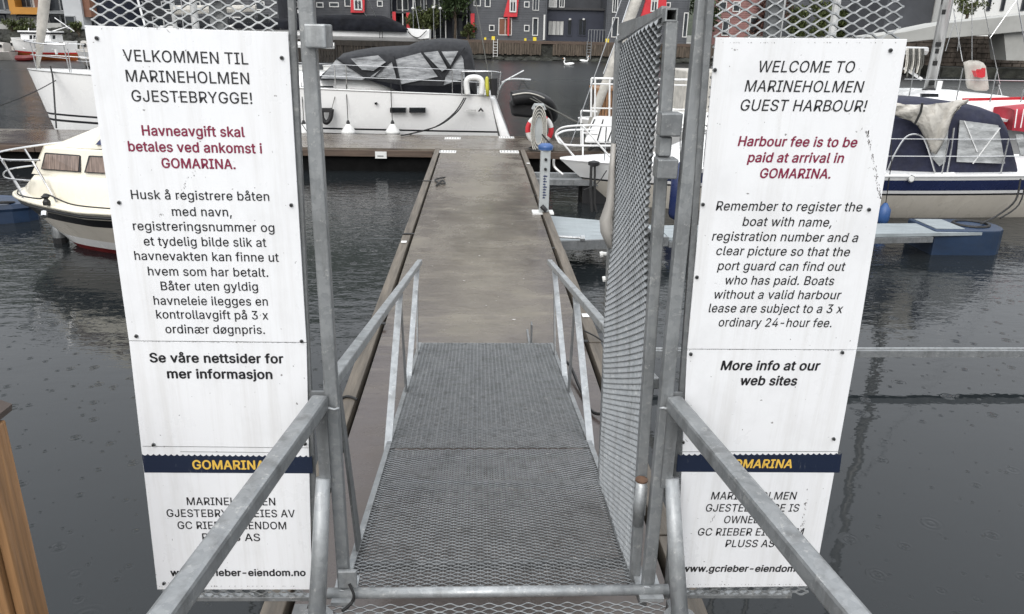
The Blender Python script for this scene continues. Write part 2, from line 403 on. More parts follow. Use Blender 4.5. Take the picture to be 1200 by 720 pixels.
tag_plate(.865, 13.4, .028, 'small white plate on the right kerb beside the pedestal with lifebuoy')
# fascia boards of the cross pier, near side
fa = thing('pier_fascia', 'brown timber fascia under the near edge of the cross pier left of the pier', 'fascia', (-8, 15.17, .3))
for i in range(6):
    x0 = -16 + i * 2.52; MB().box((x0 + .008, 15.13, .30), (x0 + 2.512, 15.17, .425)).build('board', M['fascia'], fa, bevel=.004)
fb = thing('pier_fascia', 'brown timber fascia under the cross pier right of the pier', 'fascia', (2, 15.17, .3))
for i in range(2):
    x0 = .92 + i * 2.14; MB().box((x0 + .008, 15.13, .30), (x0 + 2.13, 15.17, .425)).build('board', M['fascia'], fb, bevel=.004)
MB().box((-16, 15.25, -.25), (5.2, 17.3, .376)).build('pier_float', M['floatblack'])['kind'] = 'structure'
o = MB().box((-2.0, 15.105, .27), (-1.78, 15.128, .40)).build('number_plate', M['whiteplastic'], None, org=(-1.9, 15.11, .3)); o['label'] = 'small white plate on brown fascia of the cross pier'; o['category'] = 'plate'
MB().box((-1.955, 15.10, .31), (-1.84, 15.104, .325)).build('mark', M['ink'], o)
for i, (x0, y0, x1, y1) in enumerate([(521, 161, 540, 163.5), (585, 160.5, 602, 162.5), (514, 176.5, 535, 179.5), (586, 176.5, 607, 179.5)]):
    a = PZ(x0, y1, DZ); b = PZ(x1, y0, DZ); b.y = min(b.y, a.y + .28)
    t = thing('deck_vent', ['pale slotted deck plate at far edge beside the yacht, left one', 'pale slotted deck plate at far edge beside the yacht, right one', 'pale slotted deck plate at left head of the pier', 'pale slotted deck plate at right head of the pier'][i], 'deck plate', (a.x, a.y, DZ), 'slotted plates set in the pier deck')
    MB().box((a.x, a.y, DZ + .001), (b.x, b.y, DZ + .012)).build('plate', M['whiteplastic'], t)
    for k in range(6):
        xx = a.x + (b.x - a.x) * (k + .5) / 6; MB().box((xx - .006, a.y + .04, DZ + .0125), (xx + .006, b.y - .04, DZ + .0135)).build('slot', M['ink'], t)

random.seed(31)
sp = MB()
for i in range(15):
    x = random.uniform(-.6, .65); y = random.choice((random.uniform(5.2, 7.2), random.uniform(5.2, 14))); n_ = 7; r_ = random.uniform(.004, .013)
    sp.quad(*[(x + r_ * random.uniform(.5, 1.6) * cos(2 * pi * k / n_), y + r_ * random.uniform(.5, 1.4) * sin(2 * pi * k / n_), DZ + .003) for k in range(n_)])
o = sp.build('bird_droppings', M['hull_grey']); o['kind'] = 'stuff'; o['label'] = 'scattered whitish bird droppings on the wet pier deck'

# ================================================================== GATE, SIGNS, GANGWAY
def expanded(mb, O_, ex, ey, wu, hv, LW, SW, W, T, tilt, segs=3, clip=None, wob=None, bond=False):
    O_ = Vector(O_); ex = Vector(ex).normalized(); ey = Vector(ey).normalized(); nn = ex.cross(ey).normalized()
    Wv = (nn * cos(tilt) + ey * sin(tilt)) * (W / 2); Tv = (ey * cos(tilt) - nn * sin(tilt)) * (T / 2)
    nr = int(hv / (SW / 2)); nc = int(wu / LW) + 2
    v = mb.v; f = mb.f; mi = mb.mi
    for j in range(nr):
        v0 = j * SW / 2; v1 = v0 + SW / 2
        for i in range(-1, nc):
            u0 = (i + (j % 2) / 2) * LW
            for sg in (-1, 1):
                u1 = u0 + sg * LW / 2
                if min(u0, u1) < -1e-6 or max(u0, u1) > wu + 1e-6: continue
                if clip and not clip((u0 + u1) / 2, (v0 + v1) / 2): continue
                pts = [(u0, v0), (u0 + sg * LW * .10, v0 + SW * .04), (u1 - sg * LW * .10, v1 - SW * .04), (u1, v1)] if segs == 3 else [(u0, v0), (u1, v1)]
                if bond and sg == 1:
                    c0 = O_ + ex * u0 + ey * v0; bx_ = ex * (LW * .05); by_ = ey * (SW * .2); bz_ = nn * (W / 2 + .0004); q = len(v)
                    v.extend([c0 - bx_ - by_ - bz_, c0 + bx_ - by_ - bz_, c0 + bx_ + by_ - bz_, c0 - bx_ + by_ - bz_, c0 - bx_ - by_ + bz_, c0 + bx_ - by_ + bz_, c0 + bx_ + by_ + bz_, c0 - bx_ + by_ + bz_])
                    for f_ in ((4, 5, 6, 7), (0, 1, 5, 4), (1, 2, 6, 5), (3, 0, 4, 7)): f.append(tuple(q + k for k in f_)); mi.append(0)
                b = len(v)
                for (a, c) in pts:
                    p = O_ + ex * a + ey * c
                    if wob: p = p + nn * wob(a, c)
                    v.append(p - Wv - Tv); v.append(p + Wv - Tv); v.append(p + Wv + Tv); v.append(p - Wv + Tv)
                for s in range(len(pts) - 1):
                    q = b + 4 * s
                    for k in range(4): f.append((q + k, q + (k + 1) % 4, q + 4 + (k + 1) % 4, q + 4 + k)); mi.append(0)
    return mb

# --- landing platform, near side of the gate
land = thing('landing_platform', 'galvanised grating landing in front of the open gate', 'platform', (.05, 1.0, .95))
g = MB(); expanded(g, (-.50, .4, .955), (1, 0, 0), (0, 1, 0), 1.09, 1.52, .060, .024, .0056, .0026, -.5)
g.build('grating', M['grate'], land, kind='stuff')
for xx in (-.53, .61): MB().box((xx - .02, -1.2, .86), (xx + .02, 1.92, .955)).build('side_beam', M['galv_dark'], land)
for yy in (-.6, .35, 1.1): MB().box((-.508, yy, .87), (.588, yy + .05, .945)).build('cross_beam', M['galv_dark'], land)
tb = MB(); tb.tube([(-.455, 1.945, .972), (.60, 1.945, .972)], .017, 12); tb.build('threshold_bar', M['galv_light'], land, smooth=True)
q = MB(); q.box((-6, -9, -3), (6, -1.25, .93)); structure(q.build('quay', M['concrete']))
MB().box((-.5, -1.2, .93), (.58, .38, .957)).build('tread_plate', M['galv_dark'], land)

# --- gangway
RY0, RZ0, RY1, RZ1 = 1.985, .955, 5.13, .492
sl_ = (RZ1 - RZ0) / (RY1 - RY0)
def rz(y): return RZ0 + (y - RY0) * sl_
gang = thing('gangway', 'sloping galvanised gangway of expanded metal leading down to the pier', 'gangway', (.06, 3.5, rz(3.5)))
L_ = sqrt((RY1 - RY0) ** 2 + (RZ1 - RZ0) ** 2); ey = Vector((0, RY1 - RY0, RZ1 - RZ0)).normalized()
half = 1.16
g = MB(); expanded(g, (-.400, RY0, RZ0), (1, 0, 0), ey, .924, half, .0486, .0215, .0056, .0022, -.50, bond=True)
g.build('upper_grating', M['grate'], gang, kind='stuff')
g = MB(); expanded(g, Vector((-.400, RY0, RZ0 + .004)) + ey * (half + .004), (1, 0, 0), ey, .924, L_ - half, .0486, .0215, .0056, .0022, -.50, bond=True)
g.build('lower_grating', M['grate'], gang, kind='stuff')
for xx in (-.412, .535): MB().beam((xx, RY0, RZ0 - .035), (xx, RY1, RZ1 - .035), .022, .085).build('side_beam', M['galv'], gang)
for k in range(5):
    y = RY0 + .25 + k * .66; MB().beam((-.40, y, rz(y) - .075), (.523, y, rz(y) - .075), .022, .03).build('cross_member', M['galv_dark'], gang)
MB().box((-.40, RY1 - .005, RZ1 - .035), (.523, RY1 + .012, RZ1 + .001)).build('end_plate', M['galv_dark'], gang)
# gangway hand rails with splayed legs
def gang_rail(sx, xr, xb, far, near, label):
    th = thing('gangway_handrail', label, 'handrail', (xr, 3.6, rz(3.6)), 'handrails of the gangway')
    MB().beam(far, near, .036, .036).build('top_rail', M['galv_light'], th, bevel=.005)
    f = Vector(far); n = Vector(near)
    def rp(y): return f.lerp(n, (y - f.y) / (n.y - f.y))
    for (yt, y0, y1) in ((5.15, 4.25, 4.79), (3.98, 3.18, 3.99), (2.12, 2.24, 2.80)):
        t = rp(yt if yt < 5.2 else 5.1)
        yb = y1 if y1 != 2.80 else 2.24
        MB().hexa([(xb - .004, yb - .03, rz(yb) - .03), (xb + .004, yb - .03, rz(yb) - .03), (xb + .004, yb + .045, rz(yb) - .03), (xb - .004, yb + .045, rz(yb) - .03),
                   (xr - .004, t.y - .015, t.z - .02), (xr + .004, t.y - .015, t.z - .02), (xr + .004, t.y + .02, t.z - .02), (xr - .004, t.y + .02, t.z - .02)]).build('leg', M['galv_dark'], th)  # shaded side of the leg put into the colour by darker steel
        if y1 == 2.80: continue
        MB().beam((xb - sx * -.012, y0, rz(y0) - .03), (xr, t.y - .03, t.z - .02), .034, .012, (0, 1, 0)).build('leg', M['galv_light'], th)
        MB().beam((xb + sx * .012, y0, rz(y0) - .05), (xb + sx * .012, y1 + .03, rz(y1) - .05), .012, .05).build('foot_flat', M['galv'], th)
fl = PX(492, 307, -.42); nl = PX(386, 452, -.42); fr = PX(644, 307, .535); nr = PX(708, 382, .535)
d = (nr - fr).normalized(); nr2 = nr + d * ((2.1 - nr.y) / d.y)
gang_rail(-1, -.42, -.405, fl, nl, 'left sloping handrail of the gangway on splayed legs'); gang_rail(1, .535, .528, fr, nr2, 'right sloping handrail of the gangway on splayed legs, beside the open gate')
# small upright bracket on the pier at the gangway foot, hoses
o = MB().box((.39, 5.2, DZ), (.40, 5.27, DZ + .16)).build('guide_bracket', M['galv_dark'], None, org=(.4, 5.2, DZ)); MB().box((.375, 5.2, DZ + .001), (.389, 5.5, DZ + .012)).build('foot', M['galv_dark'], o)
o['label'] = 'small steel guide bracket standing on the pier at the right foot of the gangway'; o['category'] = 'bracket'
o = MB().tube(bez([(.56, 4.9, rz(4.9) - .06), (.62, 4.75, .50), (.66, 4.4, .47), (.70, 4.1, .47), (.86, 4.02, .50), (1.0, 3.95, .30)]), .010, 6).build('hose', M['cord'], None, org=(.66, 4.3, .46)); o['label'] = 'black hose lying across the pier right of the gangway'; o['category'] = 'hose'
o = MB().tube(bez([(-.73, 4.25, .485), (-.80, 4.28, .49), (-.86, 4.22, .47), (-.9, 4.2, .35)]), .008, 6).build('mooring_loop', M['cord'], None, org=(-.8, 4.2, .46)); o['label'] = 'thin black line over the left kerb near the gate post'; o['category'] = 'rope'
o = MB().tube(bez([(-.62, 11.3, .47), (-.55, 11.7, .475), (-.50, 11.5, .47), (-.57, 11.45, .475), (-.66, 11.8, .47), (-.52, 12.0, .47)]), .012, 6).build('rope_end', M['rope_dark'], None, org=(-.6, 11.5, .46)); o['label'] = 'short dark knotted rope lying on the far part of the pier'; o['category'] = 'rope'

# --- gate posts
gpl = thing('gate_post', 'galvanised square gate post left of the gangway with a latch box', 'post', (-.403, 1.97, .95), 'posts of the gate')
MB().box((-.425, 1.950, .965), (-.389, 1.984, 3.05)).build('tube', M['galv'], gpl, bevel=.004)
a = PY(357, 28, 1.94); b = PY(384, 57, 1.94); MB().box((a.x, 1.925, b.z), (b.x, 2.02, a.z)).build('strike_box', M['galv_light'], gpl, bevel=.004)
a = PY(396, 668, 1.94); b = PY(419, 687, 1.94); MB().box((a.x, 1.93, b.z), (b.x, 1.944, a.z)).build('latch_plate', M['galv_light'], gpl, bevel=.003)
MB().box((-.44, 1.91, .955), (-.37, 2.03, .967)).build('foot_plate', M['galv_light'], gpl)
MB().tube(bez([(-.385, 1.93, 1.02), (-.370, 1.915, .99), (-.378, 1.91, .965), (-.40, 1.88, .962)]), .005, 6).build('cable', M['cord'], gpl)
gpr = thing('gate_post', 'galvanised square gate post carrying the hinges of the open gate', 'post', (.543, 1.97, .95), 'posts of the gate')
MB().box((.521, 1.950, .965), (.558, 1.984, 3.05)).build('tube', M['galv'], gpr, bevel=.004)
MB().box((.505, 1.91, .955), (.58, 2.03, .967)).build('foot_plate', M['galv_light'], gpr)

# --- open gate leaf
leaf = thing('gate_leaf', 'open gate leaf of expanded metal swung back along the gangway', 'gate', (.488, 2.03, .93))
nt_ = PY(779, 12, 2.05); nb = PY(738, 686, 2.05); ft = PY(725, 46, 2.66); fb_ = PY(704, 562, 2.66)
ex = ((ft - nt_).normalized() + (fb_ - nb).normalized()).normalized(); eyv = ((nt_ - nb).normalized() + (ft - fb_).normalized()).normalized()
Wd = (ft - nt_).length; Hh = (nt_ - nb).length
tp = PY(787, 14, 2.03); bp = PY(743, 684, 2.03)
dn = (bp - tp).normalized()
def sq_tube_open(mb, a, b, s, t=.004, ref=(0, 1, 0)):
    a = Vector(a); b = Vector(b); d = (b - a).normalized(); x = d.cross(Vector(ref)).normalized(); y = x.cross(d)
    o_ = [(-1, -1), (1, -1), (1, 1), (-1, 1)]; h = s / 2; k = h - t
    R = [[a + x * h * i + y * h * j for i, j in o_], [b + x * h * i + y * h * j for i, j in o_]]
    I = [[a + x * k * i + y * k * j for i, j in o_], [a + d * .3 + x * k * i + y * k * j for i, j in o_]]
    mb.loft(R, closed=True); mb.loft(I, closed=True); mb.loft([R[0], I[0]], closed=True); mb.quad(*R[1]); mb.quad(*I[1]); return mb
MB().beam(PY(786.5, 25, 2.035), bp, .031, .031, (0, 1, 0)).build('hinge_stile', M['galv'], leaf, bevel=.003)
sq_tube_open(MB(), PY(787, 17.5, 2.018), PY(787, 17.5, 2.018) + ex * .64, .031, ref=(0, 0, 1)).build('top_tube', M['galv'], leaf)
MB().beam(ft, fb_, .02, .03, ex).build('far_stile', M['galv'], leaf)
MB().beam(nt_ + Vector((0, .01, 0)), ft, .012, .02).build('top_bar', M['galv'], leaf); MB().beam(nb, fb_, .012, .02).build('bottom_bar', M['galv_dark'], leaf)
for k in (.32, .66): MB().beam(nb.lerp(nt_, k) + Vector((.02, 0, 0)), fb_.lerp(ft, k) + Vector((.02, 0, 0)), .012, .025).build('cross_bar', M['galv_dark'], leaf)
g = MB(); up_ = eyv; exn = (ex - up_ * ex.dot(up_)).normalized()
slope = ex.dot(up_)
def wob(a, c): return .012 * sin(a * 5 + 1) * sin(c * 3.2) + .004 * sin(c * 9 + a * 7)
# leaf panel leans away at its far edge: the sheet is laid in the skewed frame of the leaf
def skew(mb, start):
    for i in range(start, len(mb.v)):
        p = mb.v[i] - nb; u_ = p.dot(exn); mb.v[i] = mb.v[i] + (fb_ - nb - exn * (fb_ - nb).dot(exn)) * (u_ / max(.01, (fb_ - nb).dot(exn)))
expanded(g, nb, exn, up_, (ft - nt_).dot(exn), Hh - .01, .0475, .0215, .0125, .0020, .60, wob=wob)
hb = (fb_ - nb - exn * (fb_ - nb).dot(exn)); ht = (ft - nt_ - exn * (ft - nt_).dot(exn)); Lx = (fb_ - nb).dot(exn)
for i in range(len(g.v)):
    p = g.v[i] - nb; u_ = p.dot(exn) / Lx; t_ = p.dot(up_) / Hh; g.v[i] = g.v[i] + hb.lerp(ht, t_) * u_
g.build('mesh_sheet', M['leafmesh'], leaf, kind='stuff')
# hinges
hz = PY(788, 165, 2.0)
for (y0, y1, nm) in ((131, 158, 'hinge_knuckle'), (160, 183, 'hinge_plate'), (184, 207, 'hinge_knuckle')):
    z1 = PY(788, y0, 2.0).z; z0 = PY(788, y1, 2.0).z
    if nm == 'hinge_plate': MB().box((.466, 1.985, z0), (.498, 2.035, z1)).build(nm, M['galv'], leaf, bevel=.004)
    else: MB().box((.458, 1.955, z0), (.5125, 2.01, z1)).build(nm, M['galv_dark'], leaf, bevel=.004)
zt = PY(748, 562, 1.99).z; zb = PY(748, 614, 1.99).z; xh = PY(749, 590, 1.99).x
lathe = MB().lathe((xh, 1.985, zb), [(.001, 0), (.0165, 0), (.0165, (zt - zb) * .33), (.0185, (zt - zb) * .34), (.0185, (zt - zb) * .64), (.0165, (zt - zb) * .66), (.0165, (zt - zb) * .97), (.001, zt - zb)], 16)
lathe.build('hinge_pin', M['galv_light'], leaf, smooth=True)
MB().lathe((xh, 1.985, zt - .001), [(.001, 0), (.019, 0), (.019, .005), (.001, .006)], 14).build('hinge_cap', M['rust'], leaf)
MB().box((xh + .014, 1.975, zb + .04), (.514, 1.995, zt - .02)).build('hinge_bracket', M['galv_dark'], leaf)
# curled white notice on the far side of the leaf, with its fixings
cur = MB(); rows = []
for i, (px, py, wdt) in enumerate([(717, 168, .015), (714, 200, .02), (711, 235, .03), (703, 258, .05), (704, 272, .05), (712, 290, .02)]):
    p = PY(px, py, 2.64); rows.append([p + Vector((0, 0, 0)), p + Vector((wdt * .6, -.02, .0)), p + Vector((wdt * 1.2, .03, 0))])
cur.loft(rows); oc = cur.build('curled_notice', M['hull_grey'], leaf, smooth=True); sm = oc.modifiers.new('solid', 'SOLIDIFY'); sm.thickness = .003
for (px, py) in ((707, 298), (710, 327)):
    p = PY(px, py, 2.68); MB().tube([p + Vector((.03, 0, 0)), p + Vector((-.005, 0, .002))], .007, 8).tube([p + Vector((-.002, 0, 0)), p + Vector((-.012, 0, -.002))], .011, 8).build('knob', M['whiteplastic'], leaf)

for (x, y, z) in ((-.404, 1.942, 1.605), (.537, 1.942, 1.605), (-.404, 1.942, .985), (.537, 1.942, .985)):
    MB().tube([(x - .02, y, z), (x - .008, y - .003, z + .003), (x + .006, y - .002, z - .002), (x + .02, y, z + .002)], [.003, .0045, .004, .003], 6).build('weld_bead', M['galv_light'], gpl if x < 0 else gpr, smooth=True)
# --- near hand rails of the landing
def near_rail(sx, p0, p1, foot, top, label):
    th = thing('landing_handrail', label, 'handrail', (p0[0], 1.4, .95), 'handrails of the landing')
    a = Vector(p0); b = Vector(p1); e = b + (b - a).normalized() * 1.7; e.z = a.z
    MB().beam(a, e, .047, .047).build('top_rail', M['galv'], th, bevel=.009)
    MB().box((a.x - .016, 1.935, top.z - .02), (a.x + .016, 1.965, a.z - .02)).build('stub', M['galv_dark'], th)
    MB().tube([Vector((top.x, top.y, top.z + .01)), top.lerp(foot, .5), foot], [.021, .024, .026], 12).build('leg', M['galv_light'], th, smooth=True)
    MB().lathe((foot.x, foot.y, foot.z), [(.001, 0), (.05, 0), (.05, .008), (.001, .009)], 12).build('foot_plate', M['galv'], th)
    MB().box((a.x - .028, 1.958, a.z - .03), (a.x + .028, 1.966, a.z + .027)).build('end_plate', M['galv_dark'], th)
zr = PY(378, 470, 1.95).z
near_rail(-1, PY(376, 471, 1.95), PZ(193, 722, zr), PZ(371, 726, .962), PY(379, 564, 1.94), 'near handrail running from the left gate post past the Norwegian sign')
zr2 = PY(788, 471, 1.95).z
near_rail(1, PY(789, 472, 1.95), PZ(1000, 722, zr2), PZ(797, 726, .962), PY(787, 564, 1.94), 'near handrail running from the right gate post past the English sign')

# --- signs
def fontload():
    try: return bpy.data.fonts.load(bpy.utils.resource_path('LOCAL') + '/datafiles/fonts/Inter.woff2')
    except Exception: return None
FONT = fontload()
from mathutils.geometry import tessellate_polygon
def text_mesh(s, bold=0.0):
    """letters as flat faces; every outline is filled on its own so overlapping strokes stay solid"""
    cu = bpy.data.curves.new('t', 'FONT'); cu.body = s; cu.size = 1; cu.resolution_u = 3; cu.space_character = 1.03; cu.fill_mode = 'NONE'
    if FONT: cu.font = FONT
    ob = bpy.data.objects.new('t', cu); C.objects.link(ob); dg = bpy.context.evaluated_depsgraph_get(); dg.update()
    me = bpy.data.meshes.new_from_object(ob.evaluated_get(dg)); bpy.data.objects.remove(ob); bpy.data.curves.remove(cu)
    nb_ = {}
    for e in me.edges: a, b = e.vertices; nb_.setdefault(a, []).append(b); nb_.setdefault(b, []).append(a)
    seen = set(); loops = []
    for v in range(len(me.vertices)):
        if v in seen or v not in nb_: continue
        lp_ = [v]; seen.add(v); cur = min(nb_[v]) if (v + 1) in nb_[v] else nb_[v][0]; cur = v + 1 if (v + 1) in nb_[v] else cur
        while cur not in seen: seen.add(cur); lp_.append(cur); nx = [k for k in nb_[cur] if k not in seen]; cur = nx[0] if nx else v
        if len(lp_) > 2: loops.append([Vector((me.vertices[k].co.x, me.vertices[k].co.y, 0)) for k in lp_])
    def area(L): return sum(L[i].x * L[(i + 1) % len(L)].y - L[(i + 1) % len(L)].x * L[i].y for i in range(len(L))) / 2
    def inside(p, L):
        c = False
        for i in range(len(L)):
            a, b = L[i], L[i - 1]
            if (a.y > p.y) != (b.y > p.y) and p.x < (b.x - a.x) * (p.y - a.y) / (b.y - a.y) + a.x: c = not c
        return c
    big = max(loops, key=lambda L: abs(area(L))); sg = 1 if area(big) > 0 else -1
    outer = [L for L in loops if area(L) * sg > 0]; holes = [L for L in loops if area(L) * sg <= 0]; use = {i: [] for i in range(len(outer))}
    for h in holes:
        c = [i for i, L in enumerate(outer) if sum(inside(p, L) for p in h[::max(1, len(h) // 5)]) >= 3]
        if c: use[min(c, key=lambda i: abs(area(outer[i])))].append(h)
    V = []; Fc = []
    for i, L in enumerate(outer):
        flat_ = [p for P_ in [L] + use[i] for p in P_]; b = len(V); V += [Vector((p.x, p.y, (i % 3))) for p in flat_]
        Fc += [tuple(b + k for k in t) for t in tessellate_polygon([L] + use[i])]
    me2 = bpy.data.meshes.new('t'); me2.from_pydata(V, [], Fc); return me2
def capheight():
    me = text_mesh('H'); return max(v.co.y for v in me.vertices)
CAP = capheight()
class Plane:
    def __init__(s, org, rows):
        s.o = Vector(org); s.x = Vector((rows[0][0], rows[1][0], rows[2][0])); s.n = Vector((rows[0][1], rows[1][1], rows[2][1])); s.z = Vector((rows[0][2], rows[1][2], rows[2][2]))
    def P(s, px, py): d = ray(px, py); return EYEP + d * ((s.o - EYEP).dot(s.n) / d.dot(s.n))
    def uv(s, px, py): p = s.P(px, py) - s.o; return p.dot(s.x), p.dot(s.z)
    def W(s, u, v, d=0): return s.o + s.x * u + s.z * v - s.n * d      # d toward the viewer
def make_sign(pl, th, corners, seam, band, texts, bolts, italic, scal, labelfun):
    tl, tr, br, bl = corners
    sl0, sr0 = seam
    def poly(pts, d0, d1, name, mat, **k):
        P = [pl.P(*p) for p in pts]; return MB().prism([p - pl.n * d0 for p in P][::-1], -pl.n * (d1 - d0)).build(name, mat, th, **k)
    poly([tl, tr, (sr0[0], sr0[1] - .5), (sl0[0], sl0[1] - .5)], 0, .006, 'upper_board', M['sign'], bevel=.0008)
    poly([(sl0[0], sl0[1] + .7), (sr0[0], sr0[1] + .7), br, bl], -.001, .0045, 'lower_board', M['sign'], bevel=.0008)
    # navy band with a scalloped upper edge
    (bl0, bl1, br0, br1) = band
    n = 29; top = []
    for i in range(n * 4 + 1):
        t = i / (n * 4); x = bl0[0] + (br0[0] - bl0[0]) * t; y = bl0[1] + (br0[1] - bl0[1]) * t; top.append((x, y + 2.0 * abs(sin(pi * (i / 4))) ))
    P = [pl.P(*p) - pl.n * .0050 for p in top]; Q = [pl.P(bl1[0] + (br1[0] - bl1[0]) * i / (n * 4), bl1[1] + (br1[1] - bl1[1]) * i / (n * 4)) - pl.n * .0050 for i in range(n * 4 + 1)]
    MB().loft([P, Q]).build('navy_band', M['inknavy'], th)
    for (s, x0, x1, y0, y1, cap, kind) in texts:
        bold = {'n': .008, 'h': .006, 'r': .020, 'b': .026, 'a': .024}[kind]; mat = {'n': M['ink'], 'h': M['ink'], 'b': M['ink'], 'r': M['inkred'], 'a': M['inkamber']}[kind]
        me = text_mesh(s, bold); sh = .13 if italic else 0
        for v in me.vertices: v.co.x += v.co.y * sh
        nv0 = len(me.vertices); co0 = [v.co.copy() for v in me.vertices]; fc0 = [tuple(p.vertices) for p in me.polygons]
        offs = [(0, 0)] if bold <= 0 else [(bold, 0), (-bold, 0), (0, bold * .8), (0, -bold * .8), (bold * .7, bold * .6), (-bold * .7, -bold * .6)]
        me = bpy.data.meshes.new('text_line'); zlev = [c.z for c in co0]; me.from_pydata([c + Vector((a_, b_, 0)) for a_, b_ in offs for c in co0], [], [tuple(i + k * nv0 for i in f_) for k in range(len(offs)) for f_ in fc0])
        mnx = min(v.co.x for v in me.vertices); mxx = max(v.co.x for v in me.vertices)
        A = pl.uv(x0, y0); B = pl.uv(x1, y1); ux, vx = B[0] - A[0], B[1] - A[1]; Lg = sqrt(ux * ux + vx * vx)
        Cc = pl.uv((x0 + x1) / 2, (y0 + y1) / 2 - cap); mid = ((A[0] + B[0]) / 2, (A[1] + B[1]) / 2); ch = sqrt((Cc[0] - mid[0]) ** 2 + (Cc[1] - mid[1]) ** 2)
        kx = Lg / (mxx - mnx); ky = ch / CAP; dep = .0067 if y0 < seam[0][1] else .0052
        if kind == 'a': dep = .0056
        c_, s_ = ux / Lg, vx / Lg
        for iv, v in enumerate(me.vertices):
            lx = (v.co.x - mnx) * kx; ly = v.co.y * ky
            v.co = pl.W(A[0] + lx * c_ - ly * s_, A[1] + lx * s_ + ly * c_, dep + .00006 * (iv // nv0) + .00002 * zlev[iv % nv0]) - ORG[th.name]
        me.materials.clear(); me.materials.append(mat); me.name = 'text_line'
        for p in me.polygons: p.use_smooth = False
        o = bpy.data.objects.new('text_line', me); C.objects.link(o); o.parent = th; o['label'] = ('crimson' if kind == 'r' else 'amber' if kind == 'a' else 'black') + ' lettering reading ' + s
    for (x, y) in bolts:
        p = pl.P(x, y); a = -pl.n
        MB().tube([p + a * .004, p + a * .0085], .0052, 10).build('washer', M['galv_dark'], th); 
        MB().tube([p + a * .006, p + a * .013], .0034, 6).build('bolt', M['cord'], th)
    # dirty seam under the upper board
plL = Plane((-0.7463, 1.99, 0.9571), [[0.99951, -0.01643, 0.02648], [0.01621, 0.99983, 0.00845], [-0.02662, -0.00802, 0.99961]])
plR = Plane((0.8596, 1.99, 0.9427), [[0.99726, 0.06147, -0.04107], [-0.06342, 0.99684, -0.04778], [0.038, 0.05026, 0.99801]])
sgL = thing('harbour_sign', 'tall white sign in Norwegian with upright lettering left of the gate', 'sign', tuple(plL.o), 'harbour notice signs')
sgR = thing('harbour_sign', 'tall white sign in English with slanted lettering right of the gate', 'sign', tuple(plR.o), 'harbour notice signs')
TL = [("VELKOMMEN TIL", 146.3, 292, 71.7, 75.7, 13.5, 'h'), ("MARINEHOLMEN", 149.7, 293.3, 95.5, 98.8, 13.5, 'h'), ("GJESTEBRYGGE!", 156.2, 296.7, 118.7, 121.8, 13.1, 'h'),
      ("Havneavgift skal", 168, 288, 158.4, 160.3, 11.5, 'r'), ("betales ved ankomst i", 152, 308.2, 176.8, 179.5, 11.4, 'r'), ("GOMARINA.", 191, 277.2, 196.4, 197.8, 11.2, 'r'),
      ("Husk å registrere båten", 155.3, 316.5, 232.7, 235, 10.4, 'n'), ("med navn,", 203, 272.6, 252.5, 253.2, 10.3, 'n'), ("registreringsnummer og", 157.5, 322.5, 269.2, 271.4, 10.3, 'n'),
      ("et tydelig bilde slik at", 170, 313, 287.1, 288.8, 10.3, 'n'), ("havnevakten kan finne ut", 159.3, 327.6, 304, 306.2, 10.2, 'n'), ("hvem som har betalt.", 175, 315.2, 322, 323.8, 10.1, 'n'),
      ("Båter uten gyldig", 190, 303.3, 339.4, 340.1, 10, 'n'), ("havneleie ilegges en", 181.7, 314.8, 356.3, 357.5, 10, 'n'), ("kontrollavgift på 3 x", 184.6, 315.2, 372.4, 373.7, 9.9, 'n'),
      ("ordinær døgnpris.", 195.3, 311.3, 389.6, 390.5, 9.9, 'n'), ("Se våre nettsider for", 176.6, 333, 423.7, 425, 10.5, 'b'), ("mer informasjon", 197, 320, 442.4, 443.3, 10.4, 'b'),
      ("GOMARINA", 226.6, 311.5, 548.6, 549.1, 10, 'a'), ("MARINEHOLMEN", 220, 323.3, 590.8, 591.3, 8.8, 'n'), ("GJESTEBRYGGE EIES AV", 196.4, 346.2, 604.7, 605.2, 8.7, 'n'),
      ("GC RIEBER EIENDOM", 209.2, 336, 618.8, 619.2, 8.6, 'n'), ("PLUSS AS", 238, 305.5, 632.7, 633, 8.6, 'n'), ("www.gcrieber-eiendom.no", 200.8, 358.7, 673.8, 673.8, 7.6, 'b')]
